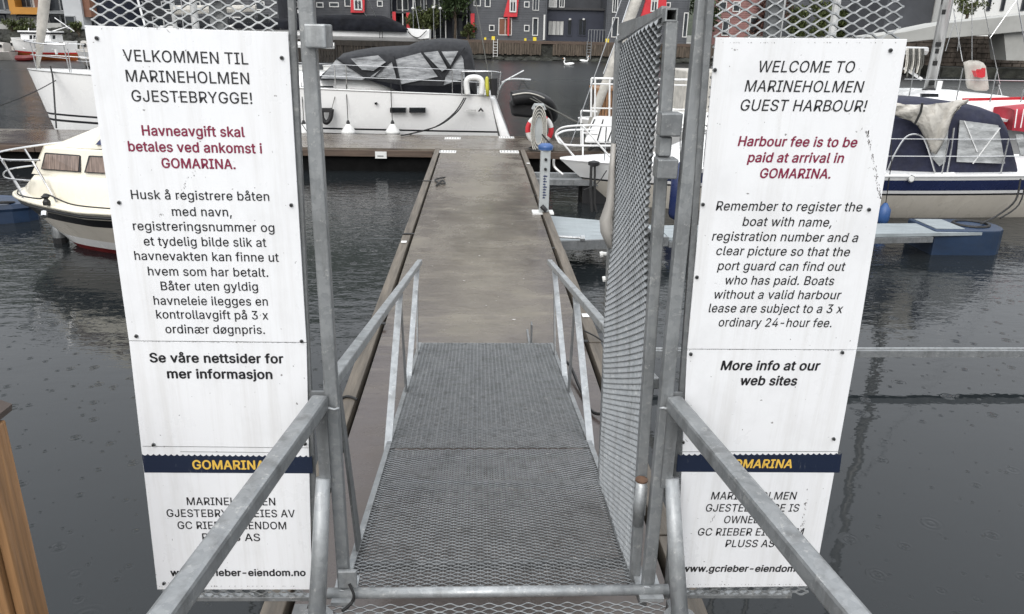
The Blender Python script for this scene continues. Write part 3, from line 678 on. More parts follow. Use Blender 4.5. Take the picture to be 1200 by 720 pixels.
TR = [("WELCOME TO", 888, 999.6, 84.4, 85, 13.2, 'h'), ("MARINEHOLMEN", 871.6, 1010, 107, 108.2, 13.1, 'h'), ("GUEST HARBOUR!", 866.6, 1013.6, 129.4, 130.6, 13, 'h'),
      ("Harbour fee is to be", 863.6, 1002.8, 170.5, 172, 11.1, 'r'), ("paid at arrival in", 874.5, 987.2, 189.4, 190.3, 11, 'r'), ("GOMARINA.", 889.3, 971.8, 208, 208.7, 11, 'r'),
      ("Remember to register the", 838, 1008.8, 245.9, 247.2, 10.6, 'n'), ("boat with name,", 869, 973.3, 264, 265, 10.4, 'n'), ("registration number and a", 833.5, 1003.8, 281, 283, 10.3, 'n'),
      ("clear picture so that the", 838.4, 994.3, 298.1, 299.6, 10.3, 'n'), ("port guard can find out", 839.7, 988.8, 315.6, 316.7, 10.2, 'n'), ("who has paid. Boats", 848.9, 975.9, 332.4, 333.3, 10.1, 'n'),
      ("without a valid harbour", 836, 984.2, 349, 349.8, 10, 'n'), ("lease are subject to a 3 x", 829.6, 986, 365, 366, 10, 'n'), ("ordinary 24-hour fee.", 841.2, 973.2, 381.5, 382.5, 9.9, 'n'),
      ("More info at our", 843.7, 960, 432.7, 433.2, 10.5, 'b'), ("web sites", 867, 933, 450.3, 450.7, 10.4, 'b'), ("GOMARINA", 848, 927.2, 547.2, 547.2, 9.6, 'a'),
      ("MARINEHOLMEN", 832.6, 932.5, 584.3, 584.3, 8.7, 'n'), ("GJESTEBRYGGE IS", 826.4, 935.5, 598.4, 598.4, 8.6, 'n'), ("OWNED BY", 847.8, 908.5, 612.1, 612.1, 8.5, 'n'),
      ("GC RIEBER EIENDOM", 817.2, 941, 626.5, 626.5, 8.5, 'n'), ("PLUSS AS", 849.2, 906.7, 640, 640, 8.4, 'n'), ("www.gcrieber-eiendom.no", 798.7, 948.7, 668.8, 668.8, 7.4, 'b')]
make_sign(plL, sgL, [(100, 30), (338, 38), (366, 690), (185, 690)], [(152, 399), (359.5, 401)], [(167, 531), (170, 553), (366, 533), (367, 554)], TL,
          [(115, 45), (331, 68), (141, 237), (342, 240), (161, 393), (354, 399), (181, 520), (358, 519), (193, 682)], False, 1, None)
make_sign(plR, sgR, [(838, 44), (1062, 46), (953, 686), (792, 688)], [(805, 408.5), (1003, 409.5)], [(794, 531), (792, 552), (986, 530), (983, 553)], TR,
          [(1042, 59), (837, 82), (823, 239), (1017, 245), (816, 324), (809, 414), (986, 412), (800, 517), (976, 513)], True, 1, None)
random.seed(9)
def scratch(pl, th, pts, n, spread, size, label):
    mb = MB()
    for i in range(n):
        t = random.random() * (len(pts) - 1); k = int(t); f_ = t - k; x = pts[k][0] * (1 - f_) + pts[k + 1][0] * f_ + random.gauss(0, spread); y = pts[k][1] * (1 - f_) + pts[k + 1][1] * f_
        a = random.uniform(-.5, .5) + pi / 2; L2 = size * random.uniform(.4, 1.4); w2 = size * random.uniform(.12, .4)
        c = [(x + L2 * cos(a), y + L2 * sin(a)), (x - w2 * sin(a), y + w2 * cos(a)), (x - L2 * cos(a), y - L2 * sin(a)), (x + w2 * sin(a), y - w2 * cos(a))]
        mb.quad(*[pl.P(*q_) - pl.n * (.0066 if y < 405 else .0049) for q_ in c])
    o = mb.build('scuff_marks', M['scuff'], th); o['kind'] = 'stuff'
M['scuff'] = mk('scuff_dirt', (.10, .09, .085), .8, 0, .5, 40)
scratch(plR, sgR, [(1015, 153), (1018, 170), (1024, 195), (1029, 222), (1030, 232)], 75, 1.1, 1.5, '')
scratch(plR, sgR, [(944, 588), (940, 612), (938, 622)], 26, 1.0, 1.3, ''); scratch(plR, sgR, [(832, 612), (838, 602)], 8, .8, 1.2, '')
scratch(plL, sgL, [(228, 200), (218, 216), (210, 232)], 26, 2.0, .9, ''); scratch(plL, sgL, [(190, 245), (190, 255), (290, 352), (298, 362)], 12, 1.5, 1.1, '')
for pl_, th_, x0_, x1_, y_ in ((plL, sgL, 165, 350, 400), (plR, sgR, 815, 990, 409)): scratch(pl_, th_, [(x0_, y_ - .5), (x1_, y_ + .8)], 90, 1, .7, '')
for pl_, th_, x0_, x1_, y_ in ((plL, sgL, 105, 335, 34), (plR, sgR, 842, 1058, 50), (plL, sgL, 187, 362, 686), (plR, sgR, 795, 950, 684)): scratch(pl_, th_, [(x0_, y_), (x1_, y_)], 40, 2, .9, '')
# thin glued strip edge under the code area of the left sign
def strip(pl, th, pts):
    for (a, b) in pts:
        A = pl.P(*a) - pl.n * .0052; B = pl.P(*b) - pl.n * .0052; MB().beam(A, B, .0012, .0006, pl.n).build('sticker_edge', M['galv_dark'], th)
strip(plL, sgL, [((168, 522), (362, 524)), ((212, 528.5), (330, 529.5))]); strip(plR, sgR, [((796, 528.5), (984, 528))])

# --- expanded metal screens behind the signs
def screen(pl, u0, u1, v0, v1, label, bars):
    th = thing('mesh_screen', label, 'screen', tuple(pl.W((u0 + u1) / 2, v0, -.03)), 'mesh screens beside the gate')
    g = MB(); expanded(g, pl.W(u0, v0, -.012), pl.x, pl.z, u1 - u0, v1 - v0, .0465, .0235, .006, .0042, .25)
    g.build('mesh_sheet', M['galv'], th, kind='stuff')
    for (ua, ub, va, vb, d0, d1) in bars:
        P = [pl.W(ua, va, d0), pl.W(ub, va, d0), pl.W(ub, vb, d0), pl.W(ua, vb, d0)]
        MB().prism(P[::-1], -pl.n * (d1 - d0)).build('frame_bar', M['galv_dark'] if vb - va > 1 else M['galv'], th, bevel=.002)
    return th
uL = pl = plL
a0 = plL.uv(102, 20)[0]; a1 = plL.uv(336, 20)[0]
vb = plL.uv(275, 703)[1]
screen(plL, a0 + .004, a1 - .001, vb, 2.05, 'expanded metal screen behind the Norwegian sign', [(a1 + .002, a1 + .020, vb - .012, 2.05, -.020, -.003), (a0 + .03, a1 + .0015, vb - .014, vb + .002, -.03, -.008), ((a0 + a1) / 2 + .045, (a0 + a1) / 2 + .08, vb, 2.05, -.05, -.02)])
b0 = plR.uv(838, 20)[0]; b1 = plR.uv(1064, 20)[0]; vb2 = plR.uv(870, 700)[1]
screen(plR, b0 + .002, b1 + .002, vb2, 2.05, 'expanded metal screen behind the English sign', [(b0 - .020, b0 - .003, vb2 - .012, 2.05, -.022, -.003), (b0 - .002, b1 - .06, vb2 - .014, vb2 + .002, -.03, -.008), (b0 + .13, b0 + .165, vb2, 2.05, -.05, -.02)])
# screens are carried by brackets from the gate posts
def bracket(x0, x1, z, label):
    o = MB().box((x0, 1.995, z), (x1, 2.025, z + .04)).build('screen_bracket', M['galv_dark'], None, org=(x0, 2, z)); o['label'] = label; o['category'] = 'bracket'; o['group'] = 'brackets between gate posts and screens'

# ================================================================== FAR SHORE
QY = 86.0; QZ = 1.95
def far_pt(px, py, Y): return PY(px, py, Y)
def lap_wall(x0, x1, z0, z1, Y, depth, board=.24):
    """lap siding: every board leans out over the one below"""
    mb = MB(); n = int((z1 - z0) / board); rows = []
    for i in range(n):
        za = z0 + i * board; zb_ = za + board
        rows.append([(x0, Y - .035, za), (x1, Y - .035, za)]); rows.append([(x0, Y, zb_), (x1, Y, zb_)])
    mb.loft(rows)
    mb.quad((x0, Y - .03, z0), (x0, Y + depth, z0), (x0, Y + depth, z1), (x0, Y - .03, z1)); mb.quad((x1, Y - .03, z0), (x1, Y - .03, z1), (x1, Y + depth, z1), (x1, Y + depth, z0))
    mb.quad((x0, Y + depth, z0), (x0, Y + depth, z1), (x1, Y + depth, z1), (x1, Y + depth, z0)); mb.quad((x0, Y, z1), (x1, Y, z1), (x1, Y + depth, z1), (x0, Y + depth, z1))
    return mb
def window(parent, x0, x1, z0, z1, Y, frame=.09, fm='winframe', pm='pane', mull=0, blind=0):
    mb = MB(); f = frame; e = .10
    for a in ((x0, z0, x1, z0 + f), (x0, z1 - f, x1, z1), (x0, z0 + f, x0 + f, z1 - f), (x1 - f, z0 + f, x1, z1 - f)): mb.box((a[0], Y - e, a[1]), (a[2], Y + .02, a[3]))
    for k in range(mull): xm = x0 + (x1 - x0) * (k + 1) / (mull + 1); mb.box((xm - f * .35, Y - e + .01, z0 + f), (xm + f * .35, Y + .02, z1 - f))
    w_ = mb.build('window', M[fm], parent)
    MB().box((x0 + f, Y - .055, z0 + f), (x1 - f, Y - .04, z1 - f)).build('pane', M[pm], w_)
    if blind: MB().box((x0 + f, Y - .07, z0 + f + (z1 - z0 - 2 * f) * (1 - blind)), (x1 - f, Y - .06, z1 - f)).build('blind', M['curtain'], w_)
    return w_
def pxwin(parent, a, b, c, d, Y, **k):
    p = far_pt(a, d, Y); q = far_pt(c, b, Y); return window(parent, p.x, q.x, p.z, q.z, Y, **k)
def house(name, label, pa, pb, Y, z1, mat, wins, depth=8, roof=True, z0=QZ):
    x0 = far_pt(pa, 20, Y).x; x1 = far_pt(pb, 20, Y).x
    t = thing(name, label, 'house', ((x0 + x1) / 2, Y, z0))
    lap_wall(x0, x1, z0, z1, Y, depth).build('wall', M[mat], t)
    if roof:
        MB().prism([(x0 - .3, Y - .4, z1 + .003), (x0 - .3, Y + depth + .4, z1 + .003), (x0 - .3, Y + depth / 2, z1 + 2.6)], (x1 - x0 + .6, 0, 0)).build('roof', M['roofdark'], t)
    for wv in wins: pxwin(t, *wv[:4], Y, **(wv[4] if len(wv) > 4 else {}))
    for k in range(int((x1 - x0) / 2.6)):       # upper storey
        xx = x0 + 1.0 + k * 2.6
        if xx + 1.2 < x1 and z1 > 9: window(t, xx, xx + 1.1, 7.4, 8.9, Y)
    # corner boards
    for xx in (x0, x1): MB().box((xx - .07, Y - .09, z0), (xx + .07, Y - .037, z1)).build('corner_board', M[mat], t)
    return t, x0, x1
dk = dict(frame=.12); 
hA, ax0, ax1 = house('row_house', 'dark grey clapboard house with a small red bay behind the tarpaulined boat', 330, 457, 88, 10.5, 'siding',
    [(386, 3, 397, 8.5), (404, -9, 411, 8), (442, 1, 448.5, 8), (341, 2, 349, 9), (357, -8, 366, 8), (371, 3, 379, 9), (333, 18, 340, 40)])
def red_bay(t, Y, poly_px, winpx, extra=()):
    P = [far_pt(x, y, Y - .45) for x, y in poly_px]; MB().prism(P, (0, .45, 0)).build('bay', M['red'], t)
    pxwin(t, *winpx, Y - .45, frame=.13, mull=1, blind=.5)
    for (a, b, c, d) in extra:
        p = far_pt(a, d, Y - .4); q = far_pt(c, b, Y - .4); MB().box((p.x, Y - .4, p.z), (q.x, Y - .1, q.z)).build('bay_post', M['red'], t)
red_bay(hA, 88, [(411, -14), (427, -14), (427, 15), (411, 15)], (415, -9, 424, 12))
hB, bx0, bx1 = house('row_house', 'grey clapboard house with sloping red bay window left of the navy infill', 551, 640, 88, 10.5, 'siding2',
    [(555, -9, 563.5, 7.5, dict(pm='pane')), (568, -9, 575, 8.5), (573, 29.5, 579.5, 36.5), (614, 2, 620.5, 9), (614, 29.5, 620.5, 37), (624, -9, 632, 12.5, dict(frame=.06, mull=1)), (623.5, 21, 631, 42), (584, 21.5, 600, 41.5, dict(frame=.08, mull=1, pm='brownpanel'))])
red_bay(hB, 88, [(595, 0), (595, -14), (608, -14), (608, -2), (606, 20), (590, 20)], (597, -9, 605.5, 14.5), [(594.5, 20, 597, 42), (551.5, 16, 556, 38)])
MB().box((bx1 - .28, 87.8, QZ + .1), (bx1 - .1, 87.88, 4.6)).build('downpipe', M['winframe'], hB)
hD, dx0, dx1 = house('row_house', 'grey clapboard house with red bay seen beside the gate leaf', 711, 806, 88, 10.5, 'siding2',
    [(717, -9, 725, 15, dict(mull=1)), (716, 20.5, 725, 44), (780, 3, 786, 9), (786, 22, 792, 44), (799, 15, 807, 44)])
red_bay(hD, 88, [(751, 21), (761, -12), (781, -12), (781, 14), (774, 21)], (762, -9, 772, 14), [(764, 20, 767, 44)])
# navy infill with terrace
x0 = far_pt(640, 20, 90).x; x1 = far_pt(711, 20, 90).x
hC = thing('infill_house', 'low navy infill between two grey houses with curtained terrace windows', 'house', ((x0 + x1) / 2, 90, QZ))
lz = far_pt(670, 12, 90).z
MB().box((x0 + .02, 90, QZ), (x1 - .02, 97, lz)).build('wall', M['navywall'], hC)
MB().box((x0 + .02, 89.7, lz + .003), (x1 - .02, 97, lz + .22)).build('roof', M['roofdark'], hC)
MB().box((x0 + .02, 93, lz + .23), (x1 - .02, 97, 10)).build('upper_wall', M['siding'], hC)
for wv in [(642, 24.5, 661, 41.5, dict(frame=.05, pm='curtain', mull=3, fm='navywall')), (664, 22, 671, 42, dict(frame=.1, fm='navywall', pm='darkglass')), (677, 22, 688, 42, dict(frame=.1, fm='navywall', mull=1, pm='darkglass')), (655, -6, 662, 9, dict(mull=1)), (643, -6, 653, 9, dict(mull=3, pm='curtain'))]: pxwin(hC, *wv[:4], 90, **wv[4])
for px in (668, 684): p = far_pt(px, 23, 89.8); MB().lathe((p.x, p.y, p.z - .1), [(.01, 0), (.14, .05), (.14, .18), (.02, .22)], 8).build('wall_lamp', M['winframe'], hC)
rl = thing('terrace_railing', 'thin dark railing on the terrace of the navy infill', 'railing', (far_pt(700, 35, 88).x, 88, QZ))
a = far_pt(690, 35, 88); b = far_pt(710, 35, 88)
MB().beam(a, (b.x, 88, a.z), .05, .05).build('top_rail', M['galv'], rl)
for k in range(7): xx = a.x + (b.x - a.x) * k / 6; MB().box((xx - .03, 87.97, QZ), (xx + .03, 88.03, a.z - .03)).build('post', M['galv'], rl)
# dark gallery between house A and B
gx0 = far_pt(457.6, 20, 90).x; gx1 = far_pt(551, 20, 90).x
gl = thing('gallery_house', 'shaded balcony house with white posts between the two grey houses', 'house', ((gx0 + gx1) / 2, 91, QZ))
MB().box((gx0 + .05, 91, QZ), (gx1 - .05, 97, 10)).build('wall', M['navywall'], gl)
for zc in (4.45, 7.2): MB().box((gx0 + .05, 88.6, zc), (gx1 - .05, 91, zc + .18)).build('balcony_floor', M['roofdark'], gl)
for k in range(9): xx = gx0 + .3 + k * 1.15; MB().box((xx - .05, 88.62, QZ), (xx + .05, 88.74, 9.5)).build('post', M['winframe'] if k % 3 else M['galv'], gl)
for k in range(5): xx = gx0 + .6 + k * 2.0; window(gl, xx, xx + 1.3, 4.8, 6.6, 91, mull=1); window(gl, xx, xx + 1.3, QZ + .3, 4.2, 91, fm='siding', mull=1, pm='curtain' if k == 1 else 'pane')
for (a, b, c, d) in ((460, 14, 463.5, 25), (476.5, 15, 480, 34)):
    p = far_pt(a, d, 88.3); q = far_pt(c, b, 88.3); MB().box((p.x, 88.3, p.z), (q.x, 88.5, q.z)).build('red_pillar', M['red'], gl)
# white service cabinet
p = far_pt(544, 16, 87.6); q = far_pt(552, 5, 87.6)
# quay: piles, deck edge, bollards, ladders, rocks
def quay_wall():
    xa = far_pt(150, 50, QY).x; xb = far_pt(1010, 50, QY).x
    t = thing('pile_quay', 'timber piled quay wall along the far shore under the grey houses', 'quay', ((xa + xb) / 2, QY, .5))
    MB().box((xa, QY - .25, QZ - .28), (xb, QY + 2.5, QZ)).build('deck_edge', M['fascia'], t)
    g = MB(); x = xa
    gapa = far_pt(634.5, 60, QY).x; gapb = far_pt(646, 60, QY).x
    while x < xb:
        w_ = random.uniform(.22, .3)
        if not (x + w_ > gapa and x < gapb):
            dd = random.uniform(0, .07); g.box((x, QY - .2 - dd, random.uniform(.5, .6)), (x + w_ - .03, QY, QZ - .284))
        x += w_
    g.build('pile_boards', M['pile'], t, kind='stuff')
    MB().box((xa, QY + .02, -.6), (xb, QY + .3, QZ - .29)).build('back_wall', M['rock'], t)
    for k in range(int((xb - xa) / 3)): xx = xa + k * 3; MB().box((xx - .05, QY - .34, .45), (xx + .05, QY - .285, QZ - .1)).build('upright', M['pile'], t)
    for px in (580.5, 690):
        p = far_pt(px, 60, QY - .36); 
        for s in (-.22, .22): MB().beam((p.x + s, QY - .4, .2), (p.x + s, QY - .4, QZ + .1), .06, .06).build('ladder_rail', M['winframe'] if px < 600 else M['galv'], t)
        for k in range(6): MB().beam((p.x - .22, QY - .4, .35 + k * .28), (p.x + .22, QY - .4, .35 + k * .28), .05, .05).build('rung', M['winframe'] if px < 600 else M['galv'], t)
    r = MB(); x = xa - 2
    while x < xb + 10:
        s = random.uniform(.3, .9); c = Vector((x, QY - .5 - random.uniform(0, .5), random.uniform(-.15, .2)))
        rows = []
        for j in range(5):
            th_ = -pi / 2 + pi * j / 4; rows.append([c + Vector((s * cos(th_) * cos(2 * pi * k / 7), .6 * s * cos(th_) * sin(2 * pi * k / 7), .45 * s * sin(th_))) * random.uniform(.85, 1.15) if j in (1, 2, 3) else c + Vector((0, 0, .45 * s * sin(th_))) for k in range(7)])
        for q_ in rows:
            for w2 in range(7): q_[w2] = Vector(q_[w2])
        r.loft([[c + (p - c) for p in q_] for q_ in rows], closed=True); x += s * 1.1
    o = r.build('shore_rocks', M['rock']); o['kind'] = 'stuff'; o['label'] = 'dark wet rocks along the foot of the piled quay'; 
quay_wall()
ter = MB(); ter.box((far_pt(100, 50, QY).x - 30, QY + 2.52, -1), (90, 135, QZ - .01)); structure(ter.build('quayside_ground', M['concrete']))
for px, lb in ((568.5, 'yellow bollard box left of the boat ladder, leftmost on the far quay'), (578, 'yellow bollard box above the white quay ladder'), (615.5, 'yellow bollard box under the small square window'), (626.5, 'yellow bollard box left of the dark opening in the quay'), (711.5, 'yellow bollard box on the quay nearest the gate leaf')):
    p = far_pt(px, 46, QY); s = .17 if px not in (568.5, 615.5) else .11
    o = MB().box((p.x - s, QY - .2, QZ + .002), (p.x + s, QY + .1, QZ + s * 2.2)).build('bollard_box', M['yellow'], None, org=(p.x, QY, QZ)); MB().box((p.x - s * .7, QY - .205, QZ + s * .6), (p.x + s * .7, QY - .2015, QZ + s * 1.6)).build('face_panel', M['yellow'], o); o['label'] = lb; o['category'] = 'bollard box'; o['group'] = 'yellow boxes on the far quay'
# quay lamps
for px, pt, lb in ((508, 11, 'left quay lamp with white globe in front of the shrubs'), (516, 12, 'right one of two quay lamps left of the big shrub'), (484, 12, 'quay lamp with globe beside the red pillar')):
    p = far_pt(px, pt, 86.9); t = thing('quay_lamp', lb, 'lamp', (p.x, 86.9, QZ), 'globe lamps on the far quay')
    MB().tube([(p.x, 86.9, QZ), (p.x, 86.9, p.z)], .05, 6).build('pole', M['galv'], t); MB().lathe((p.x, 86.9, p.z), [(.02, 0), (.17, .1), (.17, .22), (.02, .32)], 10).build('globe', M['winframe'], t)
# trees and shrubs
def crown(c, rx, ry, rz_, n, leaf, mat, parent):
    mb = MB(); cl = [Vector((random.gauss(0, .5), random.gauss(0, .5), random.uniform(-.8, .9))) for _ in range(14)]
    for i in range(n):
        k = random.choice(cl); d = Vector((random.gauss(0, 1), random.gauss(0, 1), random.gauss(0, 1))); d.normalize(); q_ = k * .62 + d * random.uniform(.1, .42)
        p = Vector((c[0] + q_.x * rx, c[1] + q_.y * ry, c[2] + q_.z * rz_)); a = Vector((random.gauss(0, 1), random.gauss(0, 1), random.gauss(0, 1))).normalized(); b = a.cross(Vector((random.random(), random.random(), 1))).normalized()
        s = leaf * random.uniform(.6, 1.3); mb.quad(p - a * s, p - b * s * .5, p + a * s, p + b * s * .5)
    return mb.build('crown', M[mat], parent)
def tree(px, Y, ztop, zbot, rw, label, mat='leaf', n=1800, leaf=.22, name='shrub', base=QZ):
    p = far_pt(px, 20, Y); t = thing(name, label, 'tree' if name != 'shrub' else 'shrub', (p.x, Y, base))
    zc = (ztop + zbot) / 2
    MB().tube([(p.x, Y, base - .3), (p.x + .1, Y, base + (zc - base) * .5), (p.x - .1, Y, zc)], [.16, .12, .05], 7).build('trunk', M['bark'], t)
    for k in range(5):
        a = 2 * pi * k / 5; MB().tube([(p.x, Y, base + (zc - base) * .5), (p.x + rw * .5 * cos(a), Y + rw * .5 * sin(a), zc + (ztop - zc) * .3)], [.06, .02], 5).build('limb', M['bark'], t)
    crown((p.x, Y, zc), rw * 1.25, rw * 1.1, (ztop - zbot) / 2 * 1.15, n, leaf, mat, t); return t
tree(533, 87.2, 9.0, 2.2, 1.7, 'tall dark conifer-like shrub on the far quay left of the grey house', 'leaf', 2600, .2)
tree(503, 87.8, 5.2, 2.1, 1.5, 'lower green bush behind the quay lamps', 'leaf2', 1800, .18); tree(487, 88.2, 4.6, 2.1, 1.0, 'small olive bush beside the red pillar', 'leaf2', 900, .18)
tree(548, 87.3, 3.6, 2.1, .8, 'low green bush at the corner of the grey house', 'leaf2', 700, .16)
tree(826, 89, 9, 2.4, 1.8, 'dark tree seen between gate post and English sign', 'leaf', 1500, .24, 'tree'); tree(640, 96, 12, 6, 3.5, 'dark tree rising behind the navy infill, left part', 'leaf', 1500, .3, 'tree'); tree(690, 98, 13, 6, 4.5, 'dark tree rising behind the navy infill, right part', 'leaf', 1800, .3, 'tree')
for i, (px, zt, m_, lb) in enumerate([(905, 8, 'leaf3', 'reddish tree behind the mesh above the English sign, left of the green ones'), (935, 6.5, 'leaf2', 'olive tree behind the mesh above the word welcome'), (962, 7.4, 'leaf2', 'yellowish green tree behind the mesh, second from its olive neighbour'),
        (990, 6.2, 'leaf2', 'green tree behind the mesh above the letters TO'), (1018, 8.0, 'leaf3', 'reddish brown tree behind the mesh near its right end'), (1046, 7, 'leaf2', 'green tree behind the right corner of the mesh'), (1076, 8.5, 'leaf', 'dark green tree left of the sailboat mast by the bridge'), (1098, 8.0, 'leaf3', 'reddish brown tree behind the sailboat mast above the bridge')]):
    tree(px, 90, zt, 2.2, 1.7, lb, m_, 1300, .24, 'tree')
tree(1132, 66, 6.2, 4.6, 1.3, 'straggly flowering shrub on the bridge ramp in front of the white building', 'leaf2', 500, .12, 'shrub', 4.2)
# pinkish and grey buildings behind the mesh on the right
hP, _, _ = house('row_house', 'dusty red clapboard house behind the mesh left of the trees', 836, 900, 91, 10, 'pink', [(842, 2, 852, 14), (858, 2, 868, 14), (876, 20, 893, 42, dict(frame=.15)), (845, 22, 855, 42)])
hQ, _, _ = house('row_house', 'pale grey house with dark windows far behind the trees on the right', 930, 1060, 99, 8, 'siding2', [(940, 10, 950, 20), (965, 10, 975, 20), (990, 10, 1000, 20), (1020, 12, 1030, 24)])

# ---- left shore: apartments, terrace wall, rocks, fishing boat
LY = 70.0
def lp(x, y, Y=LY): return PY(x, y, Y)
ap = thing('apartment_block', 'glazed apartment block with ochre and brown balcony panels at the left', 'building', (lp(40, 25).x, LY, 1.9))
a = lp(-60, 28); b = lp(112, 28); MB().box((a.x, LY + 1.2, 1.7), (b.x, LY + 10, 14)).build('wall', M['navywall'], ap)
def pan(name, x0, y0, x1, y1, mat, Y=LY, dep=1.1, parent=ap, up_=0):
    p = lp(x0, y1, Y); q = lp(x1, y0, Y); return MB().box((p.x, Y, p.z), (q.x, Y + dep, q.z + up_)).build(name, M[mat], parent)
pan('balcony_panel', 14.5, 9, 46, 16.5, 'ochre'); pan('side_panel', 12, -8, 15, 17, 'ochre', Y=LY + .02, dep=1.06, up_=4); pan('side_panel', 41, -8, 46, 8.8, 'brownpanel', Y=LY + .02, dep=1.06, up_=4)
pan('balcony_panel', 93, -9, 103, 20, 'brownpanel'); pan('wall_slab', 78, -9, 92.5, 34, 'render', LY - .3, 1.4, up_=6)
pan('floor_slab', -40, 13, 12, 15, 'galv_dark', LY, 1.1); pan('floor_slab', 46.5, 14, 77, 16, 'galv_dark', LY, 1.1)
for (x0, y0, x1, y1, k) in [(-20, -8, -6, 12, {}), (-4, -8, 9, 12, {}), (16, -8, 27, 8.6, dict(mull=1)), (28.5, -8, 40, 8.6, dict(pm='curtain')), (48, -8, 60, 13, {}), (63, -8, 76, 13, dict(mull=1)),
        (-18, 18, -4, 27, {}), (0, 17, 10, 27, dict(pm='curtain')), (13, 19, 25, 27.5, dict(mull=1)), (27, 19.5, 43, 27.5, dict(mull=1, pm='curtain')), (50, 17, 62, 28, {}), (64, 17, 76, 28, {}), (80, 19, 90, 31, dict(frame=.06)), (94, 24, 104, 34, {})]:
    p = lp(x0, y1); q = lp(x1, y0); window(ap, p.x, q.x, p.z, q.z, LY + 1.19 if x0 < 78 or x0 > 93 else LY - .31, frame=.07, fm='render' if x0 % 2 else 'galv', pm=k.get('pm', 'pane'), mull=k.get('mull', 0))
tw = thing('terrace_wall', 'pale concrete terrace wall with planting below the apartments', 'wall', (lp(20, 30).x, LY - .6, 1.6))
p = lp(-60, 32); q = lp(78, 27.5); MB().box((p.x, LY - .9, 1.0), (q.x, LY - .5, q.z)).build('wall', M['concrete'], tw)
lb_ = MB(); structure(MB().box((-95, LY - .5, -1), (lp(330, 40).x, 135, 1.69)).build('left_shore_ground', M['concrete']))
r = MB(); random.seed(11)
for i in range(620):
    xx = random.uniform(lp(-60, 40).x, lp(330, 40).x); tt = random.random(); c = Vector((xx, LY - 3.3 + 2.4 * tt, -.1 + 2.25 * tt)); s = random.uniform(.25, .6)
    pts = [c + Vector((s * random.uniform(.7, 1.2) * cos(2 * pi * k / 6), s * .6 * sin(2 * pi * k / 6), 0)) for k in range(6)]
    r.loft([[p - Vector((0, 0, s * .4)) for p in pts], pts, [c + (p - c) * .5 + Vector((0, 0, s * .5)) for p in pts]], closed=True, cap=True)
o = r.build('shore_rocks', M['rock']); o['kind'] = 'stuff'; o['label'] = 'dark rock embankment under the terrace wall at the left'
MB().prism([(lp(-60, 40).x, LY - 3.6, -1), (lp(-60, 40).x, LY - 1, 2.15), (lp(-60, 40).x, LY, -1)], (lp(330, 40).x - lp(-60, 40).x, 0, 0)).build('embankment', M['rock'])['kind'] = 'structure'
for px, lb in ((30, 'green planting on terrace wall under the ochre balcony'), (12, 'grassy planting at the left end of the terrace wall'), (88, 'small pale green bush by the light wall slab')):
    tree(px, LY - 1.3, 2.85 + (.3 if px == 30 else .1), 1.9, .75, lb, 'leaf2', 500, .12, 'shrub', 1.3)
# brick-like building left of the mesh view
hL, _, _ = house('row_house', 'grey clapboard house seen through the mesh above the Norwegian sign', 118, 326, 80, 10, 'siding', [(130, 2, 140, 12), (160, 2, 168, 12), (190, 2, 200, 12), (225, 2, 235, 12), (255, 2, 265, 12), (300, 2, 310, 12), (140, 20, 152, 32), (180, 20, 192, 32), (228, 22, 240, 34), (270, 20, 282, 32)], depth=7, z0=1.68)

# ---- bridge and white building at the right
br = thing('bridge', 'concrete footbridge deck with dark underside and pier at the right', 'bridge', (36, 60, 2.0))
BY = 62.0
def bp_(x, y, Y=BY): return PY(x, y, Y)
P = [bp_(1020, 53), bp_(1062, 50), bp_(1110, 45), bp_(1160, 41), bp_(1240, 33.5), bp_(1240, 13), bp_(1200, 17), bp_(1160, 21.5), bp_(1110, 27), bp_(1062, 37), bp_(1020, 43)]
MB().prism(P, (0, 3.2, 0)).build('deck_beam', M['concrete'], br, bevel=.05)
p = bp_(1181, 60, BY + .5); q = bp_(1225, 36, BY + .5); MB().hexa([(q.x - 2.6, BY + .5, p.z - .7), (q.x + 1, BY + .5, p.z - .7), (q.x + 1, BY + 2.5, p.z - .7), (q.x - 2.6, BY + 2.5, p.z - .7), (q.x - 3.4, BY + .5, q.z), (q.x + 1, BY + .5, q.z), (q.x + 1, BY + 2.5, q.z), (q.x - 3.4, BY + 2.5, q.z)]).build('pier', M['concrete'], br)
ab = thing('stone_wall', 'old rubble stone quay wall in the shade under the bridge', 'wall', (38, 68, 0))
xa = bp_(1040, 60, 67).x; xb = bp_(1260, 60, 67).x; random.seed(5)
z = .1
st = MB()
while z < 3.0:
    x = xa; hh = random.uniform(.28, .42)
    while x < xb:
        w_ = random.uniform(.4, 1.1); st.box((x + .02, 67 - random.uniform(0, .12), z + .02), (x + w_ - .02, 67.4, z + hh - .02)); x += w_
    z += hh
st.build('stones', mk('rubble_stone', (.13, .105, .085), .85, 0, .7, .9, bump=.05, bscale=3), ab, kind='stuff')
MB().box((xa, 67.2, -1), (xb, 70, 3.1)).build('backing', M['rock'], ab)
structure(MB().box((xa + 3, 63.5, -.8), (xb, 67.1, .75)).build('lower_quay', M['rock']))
wb = thing('white_building', 'white building with dark tall windows above the bridge', 'building', (42, 75, 3.1))
p = bp_(1112, 30, 75); q = bp_(1270, 20, 75); MB().box((p.x, 75, 2.9), (q.x, 84, 12)).build('wall', M['winframe'], wb)
for (x0, x1) in ((1088, 1096), (1123, 1132), (1141, 1148), (1155, 1164.5), (1171, 1181), (1195, 1205), (1212, 1222)):
    pp = bp_(x0, 13, 75); qq = bp_(x1, -12, 75)
    if x0 > 1110: window(wb, pp.x, qq.x, pp.z, qq.z, 75, frame=.06, fm='siding', pm='darkglass')
MB().box((lp(1100, 10, 76).x - 4, 78, 2.9), (p.x - .1, 86, 9)).build('annex_wall', M['siding'], wb)
